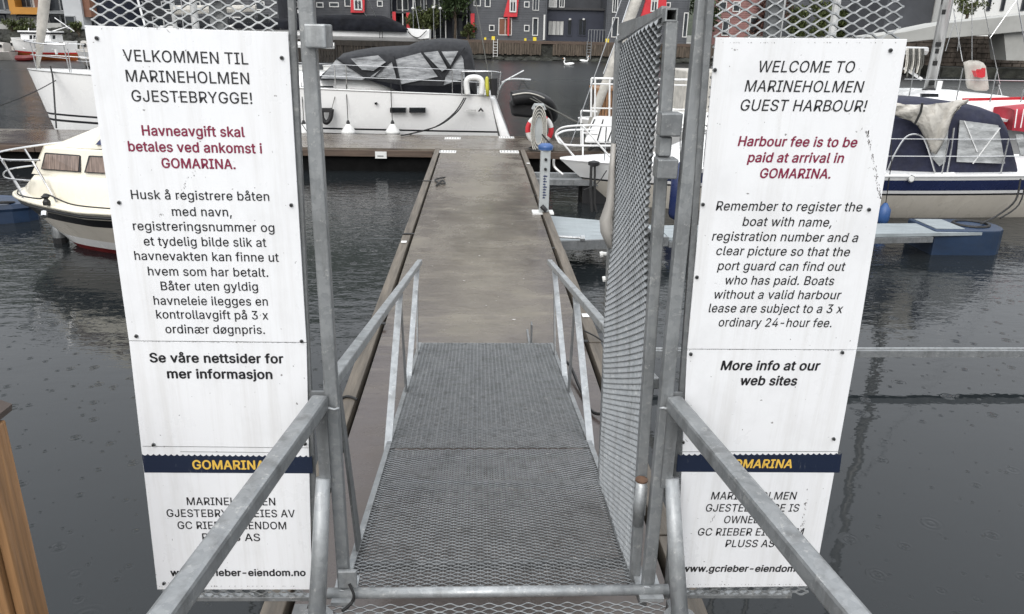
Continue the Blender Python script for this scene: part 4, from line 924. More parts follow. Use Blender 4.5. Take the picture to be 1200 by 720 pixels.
structure(MB().box((30, 70.02, -1), (95, 135, 2.88)).build('right_shore_ground', M['concrete']))
# swans
def swan(px, py, s, label, face):
    p = PZ(px, py, 0); t = thing('swan', label, 'swan', (p.x, p.y, 0), 'swans on the water')
    rows = []
    for i in range(8):
        u_ = i / 7; x = (-.5 + u_) * .95 * face; r_ = .21 * sin(pi * min(1, max(.03, u_ * .93 + .04))) ** .7
        rows.append([(p.x + x * s, p.y + r_ * .9 * s * cos(2 * pi * k / 10), (.10 + .05 * (1 - u_) ** 2 * 2 + r_ * .75 * sin(2 * pi * k / 10)) * s) for k in range(10)])
    neck = bez([(p.x + .38 * face * s, p.y, .14 * s), (p.x + .50 * face * s, p.y, .30 * s), (p.x + .44 * face * s, p.y, .50 * s), (p.x + .47 * face * s, p.y, .64 * s), (p.x + .56 * face * s, p.y, .63 * s)], 5)
    mb = MB(); mb.loft(rows, closed=True, cap=True); mb.tube(neck, [.075 * s - .035 * s * min(1, i / 12) if i < 15 else .055 * s for i in range(len(neck))], 8); mb.build('body', M['swan'], t, smooth=True)
    e = neck[-1]; MB().tube([e, e + Vector((.13 * face * s, 0, -.03 * s))], [.03 * s, .01 * s], 6).build('beak', M['beak'], t)
swan(667, 77.0, .95, 'swan with raised neck swimming nearer the pier', -1); swan(684, 73, .9, 'swan farther off near the piled quay', 1)

# ================================================================== BOATS
def hull_mesh(xb, xs, yc, half, sheer_b, sheer_s, rake=.6, keel=-.35, bands=((0, .12, 0), (.12, .2, 1), (.2, 1.0, 2)), flare=.75, stern_w=.75, n=22, stern_rake=0, bowfull=.55, yaw=0, tmid=.45, sag=.06, hard=.45):
    """bow at xb, stern at xs (world x), centre line at yc; bands in height fraction -> material slot. Returns rows, frame fn, sheer fn"""
    L = xs - xb
    ts = [0]
    for a, b, m_ in bands:
        k = 1 if b - a < .15 else 4
        ts += [a + (b - a) * (i + 1) / k for i in range(k)]
    def hw(s): return half * (min(1, (s / tmid)) ** bowfull if s < tmid else 1 - (1 - stern_w) * ((s - tmid) / (1 - tmid)) ** 2)
    def zs(s): return sheer_b + (sheer_s - sheer_b) * s - sag * 4 * s * (1 - s)
    def pt(s, t, side):
        z = keel * (1 if s > .12 else 1) + (zs(s) - keel) * t
        w_ = hw(s) * (t ** hard if t > 0 else 0) * (flare + (1 - flare) * t)
        if s == 0: w_ = .015
        x = xb + s * L + rake * (1 - t) * (1 - s) ** 3 + stern_rake * (1 - t) * (s ** 6)
        return Vector((x, yc + side * w_, z))
    mb = MB(); mats = []
    for i in range(len(ts) - 1):
        tm = (ts[i] + ts[i + 1]) / 2; mats.append([m_ for a, b, m_ in bands if a <= tm <= b][0])
    S = [((i / n) ** 1.35) for i in range(n + 1)]
    for side in (-1, 1): mb.loft([[pt(s, t, side) for t in ts] for s in S], mats=mats)
    P = [pt(1, t, -1) for t in ts] + [pt(1, t, 1) for t in ts[::-1]]; mb.cur = bands[-1][2]; mb.quad(*P)
    return mb, pt, hw, zs, S
def deck_mesh(pt, S, camber=.06, inset=.01, t=1.0, dz=.0):
    mb = MB(); rows = []
    for s in S:
        a = pt(s, t, -1); b = pt(s, t, 1); c = (a + b) / 2 + Vector((0, 0, camber * min(1, (b - a).length)))
        rows.append([a + Vector((0, 0, dz)), a.lerp(c, .5) + Vector((0, 0, dz + camber * .25)), c + Vector((0, 0, dz)), b.lerp(c, .5) + Vector((0, 0, dz + camber * .25)), b + Vector((0, 0, dz))])
    return mb.loft(rows)
def cabin(mb, secs, yc, round_=.25):
    """secs: (x, half width, z base, z top)"""
    rows = []
    for (x, h, z0, z1) in secs:
        rows.append([(x, yc - h, z0), (x, yc - h * .95, z0 + (z1 - z0) * (1 - round_)), (x, yc - h * .86, z1 - (z1 - z0) * .06), (x, yc - h * .4, z1), (x, yc + h * .4, z1), (x, yc + h * .86, z1 - (z1 - z0) * .06), (x, yc + h * .95, z0 + (z1 - z0) * (1 - round_)), (x, yc + h, z0)])
    return mb.loft(rows, cap=True)
def polyside(parent, name, mat, px_poly, Y, th=.02):
    P = [PY(x, y, Y) for x, y in px_poly]; return MB().prism(P, (0, th, 0)).build(name, mat, parent)

# ---------------------------------------- A: white yacht across the cross pier
YN = 17.85; YC = 19.4
ya = thing('sailing_yacht', 'long white sailing yacht with charcoal cockpit tent moored across the pier head', 'yacht', (-4, YC, 0))
xb_ = PY(35, 92, YC).x; xs_ = PY(574, 117, YN).x
hm, pt, hw, zs, S = hull_mesh(xb_, xs_, YC, 1.6, 1.58, 1.25, rake=.5, keel=-.25, bands=((0, .37, 1), (.37, .40, 3), (.40, .45, 1), (.45, .475, 3), (.475, 1.0, 0)), stern_w=.86, stern_rake=.35, sag=.02, hard=.13, flare=.97, tmid=.5, bowfull=.62)
hm.build('hull', [M['gel'], M['gel'], M['gel'], M['blackstripe']], ya, smooth=True)
deck_mesh(pt, S, .05).build('deck', M['gel'], ya, smooth=True)
# rub line and toe rail
for sd in (-1, 1): MB().tube([pt(s, 1, sd) + Vector((0, 0, .02)) for s in S], .02, 6).build('toe_rail', M['alu'], ya)
# transom and swim blade
x = xs_; MB().hexa([(x + .0, YC - 1.25, 1.22), (x + .12, YC - 1.25, 1.22), (x + .12, YC + 1.25, 1.22), (x, YC + 1.25, 1.22), (x + .28, YC - 1.35, .25), (x + .52, YC - 1.35, .25), (x + .52, YC + 1.35, .25), (x + .28, YC + 1.35, .25)]).build('transom_platform', M['gel'], ya, bevel=.05)
# coachroof with dark windows
cb = MB(); cabin(cb, [(PY(250, 90, YN + .6).x, .35, 1.3, 1.42), (PY(290, 90, YN + .6).x, .85, 1.25, 1.62), (PY(345, 90, YN + .6).x, 1.0, 1.2, 1.66), (PY(420, 94, YN + .6).x, 1.05, 1.2, 1.62), (PY(452, 98, YN + .6).x, 1.05, 1.2, 1.50), (PY(474, 108, YN + .6).x, 1.08, 1.2, 1.32)], YC, .5)
cb.build('coachroof', M['gel'], ya, smooth=True)
polyside(ya, 'cabin_window', M['darkglass'], [(300, 101), (390, 101), (393, 111), (300, 110)], YC - 1.10, .05)
polyside(ya, 'hatch_edge', M['blackstripe'], [(402, 110), (427, 110.5), (427, 112), (402, 111.6)], YC - 1.13, .04)
for (x0, x1) in ((457, 475.5), (479.5, 498.5)): polyside(ya, 'hull_window', M['darkglass'], [(x0, 126.5), (x1, 126.5), (x1, 132.3), (x0, 132.3)], YN - .02, .12)
polyside(ya, 'hull_port', M['darkglass'], [(439, 120.5), (441, 120), (442.3, 121.5), (441, 123), (439, 122.5)], YN - .02, .12)
polyside(ya, 'name_mark', M['alu'], [(546, 129), (558, 129), (558, 130.8), (546, 130.8)], YN - .015, .1)
polyside(ya, 'name_mark', M['blackstripe'], [(560, 131), (563.5, 126.5), (567, 131), (564.8, 131), (563.5, 129), (562, 131)], YN - .015, .1)
# cockpit tent
tn = MB(); rows = []
prof = [(372, 92), (383, 80), (395, 66), (412, 62), (430, 59), (455, 57.5), (475, 56.5), (484, 52.5), (496, 49.5), (512, 47.5), (530, 48), (547, 50.5), (552, 62), (556, 82), (559, 112)]
for (px, py) in prof:
    p = PY(px, py, YN + .35); zt = p.z; pb_ = 112 if px > 474 else 94 + max(0, px - 432) * .36; zb = PY(px, pb_, YC - 1.22).z; zt = max(zt, zb + .05); h = 1.22
    rows.append([(p.x, YC - h, zb), (p.x, YC - h * .985, zb + (zt - zb) * .55), (p.x, YC - h * .95, zb + (zt - zb) * .85), (p.x, YC - h * .80, zt - .03), (p.x, YC - h * .3, zt + .04), (p.x, YC + h * .3, zt + .04), (p.x, YC + h * .80, zt - .03), (p.x, YC + h * .95, zb + (zt - zb) * .85), (p.x, YC + h, zb)])
tn.loft(rows, cap=True); ct = tn.build('cockpit_tent', M['grey_cloth'], ya, smooth=True)
YV = YC - 1.255
for pl_ in ([(376, 92), (394, 70), (428, 92), (424, 94)], [(411, 69), (443, 65), (452, 73), (438, 83), (424, 82)], [(434, 90), (459, 73), (464, 90), (464, 92)],
            [(463, 70), (493, 62), (513, 90), (470, 99)], [(496, 62), (513, 60), (524, 80), (518, 84)], [(517, 60.5), (537, 60), (528, 77)], [(540, 64), (543, 70), (545, 92), (520, 100), (522, 90)]):
    polyside(ct, 'clear_window', M['vinyl'], pl_, YV, .012)
for seg in (((462, 66), (472, 112)), ((394, 68), (432, 94)), ((437, 92), (458, 71)), ((545, 56), (519, 92)), ((494, 60), (521, 96)), ((515, 58), (529, 82))):
    MB().beam(PY(*seg[0], YV - .02), PY(*seg[1], YV - .02), .035, .03).build('seam_band', M['grey_cloth'], ct)
polyside(ct, 'dark_skirt', M['black_cloth'], [(432, 93), (471, 100), (519, 101), (547, 98), (558, 112), (476, 113), (470, 108), (440, 97)], YV + .003, .01)
# stanchions, lifelines
deckY = YN + .06
for px in (62, 130, 210, 300, 394, 407, 530, 542): 
    p = PY(px, 112 if px > 300 else 100, deckY); zb = zs(max(0, min(1, (p.x - xb_) / (xs_ - xb_)))); yv = YC - hw(max(.001, (p.x - xb_) / (xs_ - xb_))) + .06
    MB().tube([(p.x, yv, zb), (p.x, yv, zb + .55)], .012, 6).build('stanchion', M['inox'], ya)
for dz_ in (.30, .55):
    MB().tube([pt(s, 1, -1) + Vector((0, .06, dz_)) for s in S[5:]], .006, 5).build('lifeline', M['inox'], ya)
# bow pulpit
pb = pt(0, 1, -1); w1 = pt(.09, 1, -1); w2 = pt(.09, 1, 1)
MB().tube(bez([w1 + Vector((.2, .1, .62)), w1 + Vector((-.4, .1, .64)), pb + Vector((.05, 0, .66)), w2 + Vector((-.4, -.1, .64)), w2 + Vector((.2, -.1, .62))]), .016, 6).build('pulpit', M['inox'], ya)
for a_ in (w1 + Vector((.2, .1, 0)), w2 + Vector((.2, -.1, 0)), pb + Vector((.25, -.08, 0)), pb + Vector((.25, .08, 0))): MB().tube([a_, a_ + Vector((-.05, 0, .64))], .014, 6).build('pulpit_leg', M['inox'], ya)
MB().tube(bez([w1 + Vector((.2, .1, .32)), pb + Vector((.12, 0, .34)), w2 + Vector((.2, -.1, .32))]), .010, 6).build('pulpit_midrail', M['inox'], ya)
# mast, furled headsail, stays
mx_ = PY(232, 60, YC).x; MB().tube([(mx_, YC, 1.4), (mx_ + .1, YC, 15.5)], .085, 10).build('mast', M['alu'], ya)
top = Vector((mx_ + .1, YC, 15.2)); tack = Vector((xb_ + .22, YC, 1.62))
fp = [tack.lerp(top, t) for t in (0, .03, .08, .16, .3, .5, .75, .95)]
MB().tube(fp, [.03, .075, .115, .125, .12, .10, .06, .03], 10).build('furled_headsail', M['beige_cloth'], ya, smooth=True)
for i in range(26):
    a_ = tack.lerp(top, .03 + i * .02); MB().tube([a_ + Vector((.10, -.06, .10)), a_ + Vector((-.10, -.07, -.02))], .012, 4).build('sail_lashing', M['alu'], ya)
MB().tube([(mx_, YC, 2.3), (PY(392, 55, YC).x, YC, 2.25)], .07, 8).build('boom', M['alu'], ya)
lines(ya, 'backstay', M['rope'], [((xs_ + .05, YC - .9, 1.3), (xs_ - .35, YC, 3.4)), ((xs_ + .05, YC + .9, 1.3), (xs_ - .35, YC, 3.4)), ((xs_ - .35, YC, 3.4), tuple(top))], .012)
for sd in (-1, 1): lines(ya, 'shroud', M['inox'], [((mx_ + .2, YC + sd * 1.45, 1.3), (mx_ + .05, YC, 13.5))], .008)
# horseshoe buoy, yellow cover, stern rails, davits
hb_ = bez([PY(548, 111, YN), PY(546.5, 98, YN), PY(549, 92.5, YN), PY(555.5, 91, YN), PY(562, 92.5, YN), PY(565, 98, YN), PY(564, 111, YN)]); MB().tube(hb_, .065, 8).build('horseshoe_buoy', M['whiteplastic'], ya, smooth=True)
a_ = PY(570.5, 90, YN); b_ = PY(571.5, 113, YN); MB().tube([a_, a_.lerp(b_, .1), a_.lerp(b_, .6), b_], [.02, .04, .048, .03], 8).build('yellow_cover', M['yellowbag'], ya, smooth=True)
for (p0, p1) in (((576, 83), (576, 112)), ((587, 84), (583, 116)), ((541, 84), (541, 112))): MB().tube([PY(*p0, YN), PY(*p1, YN)], .014, 6).build('pushpit_post', M['inox'], ya)
MB().tube(bez([PY(541, 84, YN), PY(560, 84, YN), PY(578, 84, YN), PY(588, 86, YN + .4), PY(588, 86, YN + 2.4)]), .014, 6).build('pushpit_rail', M['inox'], ya)
MB().tube([PY(578, 92, YN), PY(579, 112, YN)], [.09, .07], 8).build('outboard_bracket', M['black'], ya)
for yy in (YN + .5, YN + 2.4):
    MB().tube(bez([PY(582, 112, yy), PY(590, 97, yy), PY(600, 93, yy), PY(622, 94, yy)]), .028, 8).build('davit', M['galv_light'], ya); 
MB().tube([PY(588, 97, YN + .5), PY(614, 83, YN + .5)], .022, 8).build('davit_strut', M['galv_light'], ya)
# fenders and their lanyards
def cone_fender(px, top_, parent_group, label):
    a_ = PY(px, 145, YN - .16); z0 = PY(px, 157.5, YN - .16).z; t = thing('cone_fender', label, 'fender', (a_.x, a_.y, z0), 'white cone fenders along the yacht')
    h = a_.z - z0; MB().lathe((a_.x, a_.y, z0), [(.05, .0), (.165, .01), (.17, .06), (.07, h * .82), (.03, h)], 14).build('body', M['whiteplastic'], t, smooth=True)
    MB().lathe((a_.x, a_.y, z0 + h * .93), [(.035, 0), (.045, .03), (.02, .09)], 8).build('cap', M['black'], t)
    MB().tube([(a_.x, a_.y, z0 + h), (a_.x - .02, YN - .05, a_.z + .25), (a_.x - .03, YN, 1.22), (a_.x - .03, YN + .05, 1.5)], .009, 5).build('lanyard', M['cord'], t)
cone_fender(356, 0, 0, 'white cone fender nearest the left gate post on the yacht side'); cone_fender(408, 0, 0, 'white cone fender in the middle of the yacht side'); cone_fender(460, 0, 0, 'white cone fender under the two small hull windows')
t = thing('fender_step', 'black ribbed fender step hanging on the yacht side beside the gate post', 'fender', tuple(PY(383, 135, YN - .1)))
MB().tube(bez([PY(377, 129, YN - .1), PY(377.5, 138, YN - .1), PY(382, 144, YN - .1), PY(387, 139, YN - .1), PY(389, 128, YN - .1)]), .05, 8).build('loop', M['black'], t, smooth=True)
polyside(t, 'step', M['black'], [(376, 127), (389, 127), (388, 132), (377, 132)], YN - .12, .08); lines(t, 'lanyard', M['rope'], [(PY(389, 127, YN - .1), PY(394, 108, YN + .05))], .008)
# mooring lines
def rope(pts, label, mat='rope_dark', r=.014, smooth=True, cat='rope', name='mooring_rope'):
    P = bez(pts, 5) if smooth else pts; o = MB().tube(P, r, 6).build(name, M[mat], None, org=tuple(P[len(P) // 2])); o['label'] = label; o['category'] = cat; return o
rope([PY(546, 115, YN), PY(536, 131, YN - .15), PY(515, 147, YN - .35), PY(485, 156, YN - .5), PZ(470, 159, DZ + .03)], 'black double mooring rope curving from the yacht stern to the cross pier')
rope([PY(544, 115, YN), PY(532, 133, YN - .1), PY(510, 149, YN - .3), PY(480, 157.5, YN - .5)], 'second black mooring rope just under the first at the yacht stern')
rope([PY(347, 138, YN - .05), PY(352, 143, YN - .3), PZ(362, 158, DZ + .02)], 'thin black mooring rope near the left fender', r=.009)
rope([PY(68, 93, YN + 1.2), PY(40, 108, YN), PY(0, 124, YN - 1), PY(-40, 135, YN - 2)], 'thin dark mooring rope from yacht bow out of frame at left', r=.010)
rope([PY(59, 78, YC - .5), PY(62, 92, YC - .7), PY(64, 120, YC - 1.1), PY(66, 150, YC - 1.6)], 'dark rope hanging from the yacht bow pulpit', r=.018)
# ---- dinghy under the davits
dg_ = thing('inflatable_dinghy', 'black inflatable dinghy hanging under the davits behind the yacht', 'dinghy', tuple(PY(615, 130, YC)))
ring = bez([PY(600, 116, YN + .4), PY(620, 114, YN + .5), PY(640, 122, YN + .8), PY(646, 136, YN + 1.6), PY(640, 128, YN + 2.5), PY(600, 120, YN + 2.7)], 5)
MB().tube(ring, .17, 10).build('tube', M['black'], dg_, smooth=True)
MB().hexa([PY(600, 136, YN + .5), PY(636, 140, YN + .6), PY(636, 138, YN + 2.5), PY(602, 134, YN + 2.5), PY(596, 118, YN + .5), PY(640, 122, YN + .6), PY(640, 120, YN + 2.5), PY(598, 117, YN + 2.5)]).build('floor', M['black'], dg_, bevel=.06)
MB().tube([p + Vector((0, -.18, .10)) for p in ring[:18]], .016, 6).build('grab_line', M['rope_white'], dg_)
lines(dg_, 'sling', M['cord'], [(PY(612, 94, YN + .5), PY(604, 114, YN + .5)), (PY(612, 94, YN + .5), PY(626, 114, YN + .5))], .008)
rope([PY(618, 114, YN + .5), PY(645, 127, 16.9), PY(672, 141, 15.6), PY(684, 146, 14.8)], 'pale double mooring rope from yacht davits to the white boat', 'rope', .012)
rope([PY(622, 112, YN + .5), PY(650, 130, 16.7), PY(676, 144, 15.4)], 'second pale mooring rope beside the first', 'rope', .010)

# ---------------------------------------- pedestals on the pier
pd = thing('service_pedestal', 'light grey service pedestal with blue cap on the right pier edge', 'pedestal', (.835, 9.63, DZ))
MB().box((.775, 9.57, DZ + .02), (.895, 9.69, 1.25)).build('column', M['greyplastic'], pd, bevel=.012)
MB().box((.69, 9.53, DZ + .001), (.96, 9.73, DZ + .02)).build('base_plate', M['whiteplastic'], pd)
MB().lathe((.835, 9.63, 1.252), [(.085, 0), (.095, .02), (.095, .05), (.06, .075), (.01, .08)], 14).build('cap', M['bluecap'], pd, smooth=True)
for z in (1.14, 1.02): MB().tube([(.835, 9.57, z), (.835, 9.545, z)], .018, 10).build('socket', M['cord'], pd)
random.seed(3)
z = .95
for k, wd in enumerate((.05, .035, .045, .03, .05, .04, .035, .045, .03)):
    MB().box((.812, 9.5665, z - .026), (.812 + wd, 9.5695, z - .012)).build('letter_mark', M['navy'], pd); MB().box((.812 + wd * .3, 9.5665, z - .010), (.812 + wd * .5, 9.5695, z - .002)).build('letter_mark', M['navy'], pd); z -= .034
MB().tube([(.80, 9.55, .56), (.83, 9.54, .53), (.86, 9.54, .5)], .03, 8).build('tap', M['black'], pd)
pu = thing('power_pedestal', 'grey lamp topped pedestal hung with coiled ropes at the pier head', 'pedestal', (1.17, 15.45, DZ))
a_ = PY(619, 172, 15.45); b_ = PY(641, 127, 15.45)
MB().box((1.07, 15.35, DZ + .003), (1.29, 15.55, 1.22)).build('column', M['greyplastic'], pu, bevel=.02)
MB().prism([(1.04, 15.33, 1.223), (1.32, 15.33, 1.223), (1.27, 15.33, 1.32), (1.09, 15.33, 1.32)], (0, .24, 0)).build('head', M['greyplastic'], pu)
MB().box((1.10, 15.325, 1.235), (1.26, 15.332, 1.29)).build('lamp_window', M['darkglass'], pu)
for k in range(7):
    rr = .10 + .012 * k; MB().tube([(1.18 + rr * .9 * cos(a) , 15.32 - .006 * k, .83 + (rr * 3.1) * sin(a) * .9) for a in [2 * pi * i / 16 for i in range(17)]], .010, 5).build('coiled_rope', M['rope'] if k % 2 else M['rope_white'], pu)
lb2 = thing('lifebuoy', 'red and white lifebuoy ring hanging behind the rope hung pedestal', 'lifebuoy', (1.29, 15.62, .85))
for k in range(8):
    a0_ = 2 * pi * k / 8 + .2; MB().tube([(1.22 + .235 * cos(a0_ + i * pi / 16), 15.63, .80 + .25 * sin(a0_ + i * pi / 16)) for i in range(5)], .052, 8, cap=False).build('ring_segment', M['red'] if k % 2 else M['whiteplastic'], lb2, smooth=True)
rope([(1.25, 15.3, .75), (1.45, 15.0, .52), (1.3, 14.9, DZ + .02), (1.0, 15.2, DZ + .03), (1.1, 15.6, DZ + .03)], 'dark rope lying around the foot of the rope hung pedestal', r=.016)
o = rope([(1.2, 15.6, 1.33), (1.42, 15.7, 1.15), (1.52, 15.8, .8)], 'black hose arching beside the pedestal top', 'cord', .018, cat='hose', name='hose')

# ---------------------------------------- finger piers
fg = thing('finger_pier', 'grey finger pier with dark blue float end right of the gate', 'finger pier', (4, 9.3, 0))
FZ = .31
def q4(pts, z0, z1): return [(x, y, z0) for x, y in pts] + [(x, y, z1) for x, y in pts]
MB().hexa(q4([(.96, 8.75), (2.3, 8.98), (2.3, 9.60), (.96, 10.1)], FZ - .05, FZ)).build('root_plate', M['fingertop'], fg)
MB().hexa(q4([(2.31, 8.98), (6.5, 9.40), (6.5, 9.92), (2.31, 9.60)], FZ - .04, FZ)).build('walkway', M['fingertop'], fg)
MB().beam((.96, 8.70, FZ - .04), (2.3, 8.95, FZ - .04), .04, .11).build('frame_beam', M['galv_dark'], fg); MB().beam((2.31, 8.96, FZ - .08), (5.8, 9.32, FZ - .08), .05, .07).build('frame_beam', M['galv_dark'], fg)
fl_ = MB(); rows = []
for (t_, z) in ((.0, -.2), (.93, -.05), (1.0, FZ - .12), (1.0, FZ - .01), (.95, FZ + .02)):
    k = .9 + .1 * t_; ring_ = [(5.88, 9.40)] + [(6.66 + .26 * cos(a), 9.74 + .34 * sin(a)) for a in [-pi / 2 + pi * i / 8 for i in range(9)]] + [(5.88, 10.08)]
    cx, cy = 6.4, 9.65; rows.append([(cx + (x - cx) * k, cy + (y - cy) * k, z) for x, y in ring_])
fl_.loft(rows, closed=True, cap=True); fl_.build('float', M['blue'], fg, smooth=False, bevel=.015)
MB().tube([(6.55 + .22 * cos(a), 9.74 + .2 * sin(a), FZ + .03) for a in [2 * pi * i / 14 for i in range(15)]], .02, 6).build('float_ring', M['cord'], fg)
MB().box((5.92, 9.46, FZ + .022), (6.3, 10.0, FZ + .03)).build('float_cover_plate', M['fingertop'], fg)
for x in (2.6, 4.2): MB().box((x, 9.25, -.2), (x + .8, 9.6, FZ - .05)).build('small_float', M['black'], fg)
o = MB().tube([(.93, 8.78, FZ + .05), (1.22, 8.72, FZ + .05)], .018, 8).tube([(1.2, 8.72, FZ + .05), (1.25, 8.72, FZ + .05)], .035, 8).build('hinge_pin', M['galv_light'], fg)
fg2 = thing('finger_pier', 'short grey finger pier behind the service pedestal', 'finger pier', (1.6, 12.8, 0))
for yy in (12.35, 12.95): MB().beam((.92, yy, .36), (2.6, yy + .05, .34), .10, .09).build('side_beam', M['galv'], fg2)
MB().box((.92, 12.42, .30), (2.6, 12.9, .335)).build('walkway', M['galv_dark'], fg2)
MB().box((1.7, 12.4, -.2), (2.5, 12.9, .29)).build('small_float', M['black'], fg2)
o = thing('mooring_boom', 'slender galvanised mooring boom just above the water at right', 'boom', (4, 6.1, .2))
MB().beam((.93, 5.62, .215), (9.5, 5.70, .205), .06, .055).build('beam', M['galv'], o); MB().tube([(.93, 5.63, .246), (9.5, 5.71, .236)], .012, 8).build('top_tube', M['galv'], o)
MB().box((.905, 5.52, .12), (.93, 5.74, .42)).build('bracket', M['galv_dark'], o); MB().tube([(9.3, 5.5, .05), (9.3, 5.95, .05)], .14, 10).build('end_float', M['black'], o)
rope([(.80, 5.35, DZ + .06), (.92, 5.1, DZ + .05), (.93, 4.7, DZ - .05), (1.0, 4.6, .2)], 'thin wire loop over the right kerb near the gate leaf', 'cord', .006, cat='wire', name='wire_loop')

# ---------------------------------------- B: cream sailboat with navy canvas at the right
sb = thing('sailboat', 'cream sailboat with navy stripe and navy cockpit tent right of the gate', 'sailboat', (5, 12.3, 0))
YB = 12.45
hm, pt, hw, zs, S = hull_mesh(PY(657, 190, YB).x, 9.6, YB, 1.35, .70, .72, rake=1.2, keel=-.3, bands=((0, .26, 1), (.26, .70, 0), (.70, .73, 4), (.73, .78, 3), (.78, .95, 2), (.95, 1.0, 3)), stern_w=.7, sag=.0, hard=.26, flare=.88, tmid=.5, bowfull=.7)
for i_, f_ in enumerate(hm.f):
    if hm.mi[i_] == 2 and sum(hm.v[k].x for k in f_) / len(f_) < pt(0, 1, -1).x + 1.5: hm.mi[i_] = 3
hm.build('hull', [M['hull_cream'], M['hull_cream'], M['navy'], M['gel'], M['blackstripe']], sb, smooth=True)
deck_mesh(pt, S, .08, dz=.02).build('deck', M['gel'], sb, smooth=True)
for sd in (-1, 1): MB().tube([pt(s, 1, sd) + Vector((0, 0, .02)) for s in S], .022, 6).build('toe_rail', M['gel'], sb)
XB0 = pt(0, 1, -1).x
def bs(x): return max(.0, min(1, (x - XB0) / (9.6 - XB0)))
cbn = MB(); cabin(cbn, [(3.0, .25, .70, .86), (3.6, .6, .70, 1.08), (5.2, .78, .80, 1.22), (6.2, .82, .78, 1.24)], YB, .35); cbn.build('coachroof', M['gel'], sb, smooth=True)
# pulpit
A_ = lambda x, y, Y=YB: PY(x, y, Y)
MB().tube(bez([A_(722, 148, YB - .6), A_(690, 147, YB - .45), A_(662, 149, YB - .15), A_(652, 155, YB), A_(653, 163, YB), A_(664, 170, YB - .1), A_(722, 171, YB - .5)]), .016, 7).build('pulpit_rail', M['whitetube'], sb)
MB().tube(bez([A_(652, 158, YB), A_(665, 153, YB + .3), A_(700, 152, YB + .7)]), .016, 7).build('pulpit_rail', M['whitetube'], sb)
for (a, b, y) in (((654, 162), (678, 189), YB - .1), ((682, 147), (720, 190), YB - .45), ((683, 150), (683, 188), YB + .3), ((652, 158), (676, 188), YB + .1)): MB().tube([A_(*a, y), A_(*b, y)], .014, 7).build('pulpit_leg', M['whitetube'], sb)
MB().tube(bez([A_(649, 187, YB - .2), A_(650, 196, YB - .2), A_(660, 205, YB - .3)]), .02, 6).build('bow_roller', M['alu'], sb)
MB().tube([A_(693, 193, YB - .55), A_(692, 222, YB - .6), A_(694, 256, YB - .7)], .022, 6).build('bow_rope', M['rope_dark'], sb)
MB().tube([A_(697, 193, YB - .55), A_(697, 240, YB - .65), A_(701, 257, YB - .7)], .018, 6).build('bow_rope', M['rope_dark'], sb)
MB().tube(bez([A_(711, 200, YB - .7), A_(700, 215, YB - .75), A_(684, 223, YB - .9)]), .008, 5).build('bow_line', M['cord'], sb)
MB().lathe(tuple(A_(696, 192, YB - .5)), [(.02, -.05), (.09, -.02), (.09, .03), (.02, .05)], 8).build('anchor_roller', M['black'], sb)
# lifelines and stanchions
YS = YB - 1.25
for px in (720, 835, 925, 1033, 1106, 1180): p = A_(px, 200, YS); MB().tube([(p.x, YB - hw(bs(p.x)) + .08, zs(bs(p.x))), (p.x, YB - hw(bs(p.x)) + .08, zs(bs(p.x)) + .56)], .012, 6).build('stanchion', M['inox'], sb)
for dz_ in (.3, .55): MB().tube([pt(s, 1, -1) + Vector((0, .08, dz_)) for s in S[4:]], .006, 5).build('lifeline', M['inox'], sb)
# tent
Yt = YB - 1.13
ten = MB(); rows = []
for (px, py, pb_, hh) in ((1046, 168, 200, .95), (1052, 128, 202, 1.0), (1060, 119, 203, 1.02), (1085, 116.5, 205, 1.06), (1115, 116, 206, 1.08), (1145, 118, 208, 1.08), (1170, 122, 208, 1.05), (1186, 126, 208, 1.03), (1196, 142, 207, 1.0), (1204, 185, 206, .98)):
    p = PY(px, py, Yt); q_ = PY(px, pb_, Yt); zt, zb = p.z - .11, q_.z - .05; h = hh
    rows.append([(p.x, YB - h, zb), (p.x + .01, YB - h * .99, zb + (zt - zb) * .5), (p.x, YB - h * .96, zb + (zt - zb) * .82), (p.x, YB - h * .86, zt - .02), (p.x, YB - h * .35, zt + .05), (p.x, YB + h * .35, zt + .05), (p.x, YB + h * .86, zt), (p.x, YB + h, zb)])
ten.loft(rows, cap=True); tt_ = ten.build('cockpit_tent', M['navy_cloth'], sb, smooth=True)
Yw = YB - 1.10
polyside(tt_, 'clear_window', M['vinyl_light'], [(1125, 141), (1170, 147), (1178, 192), (1121, 190)], Yw, .012)
polyside(tt_, 'clear_window', M['vinyl_light'], [(1089, 150), (1112, 146), (1108, 190), (1101, 195), (1092, 185)], Yw, .012)
polyside(tt_, 'clear_window', M['vinyl_light'], [(1190, 158), (1199, 158), (1204, 182), (1196, 182)], Yw - .01, .012)
for a, b in (((1172, 150), (1140, 192)), ((1130, 142), (1145, 178))): MB().beam(PY(*a, Yw - .01), PY(*b, Yw - .01), .016, .012).build('inner_strut', M['whitetube'], tt_)
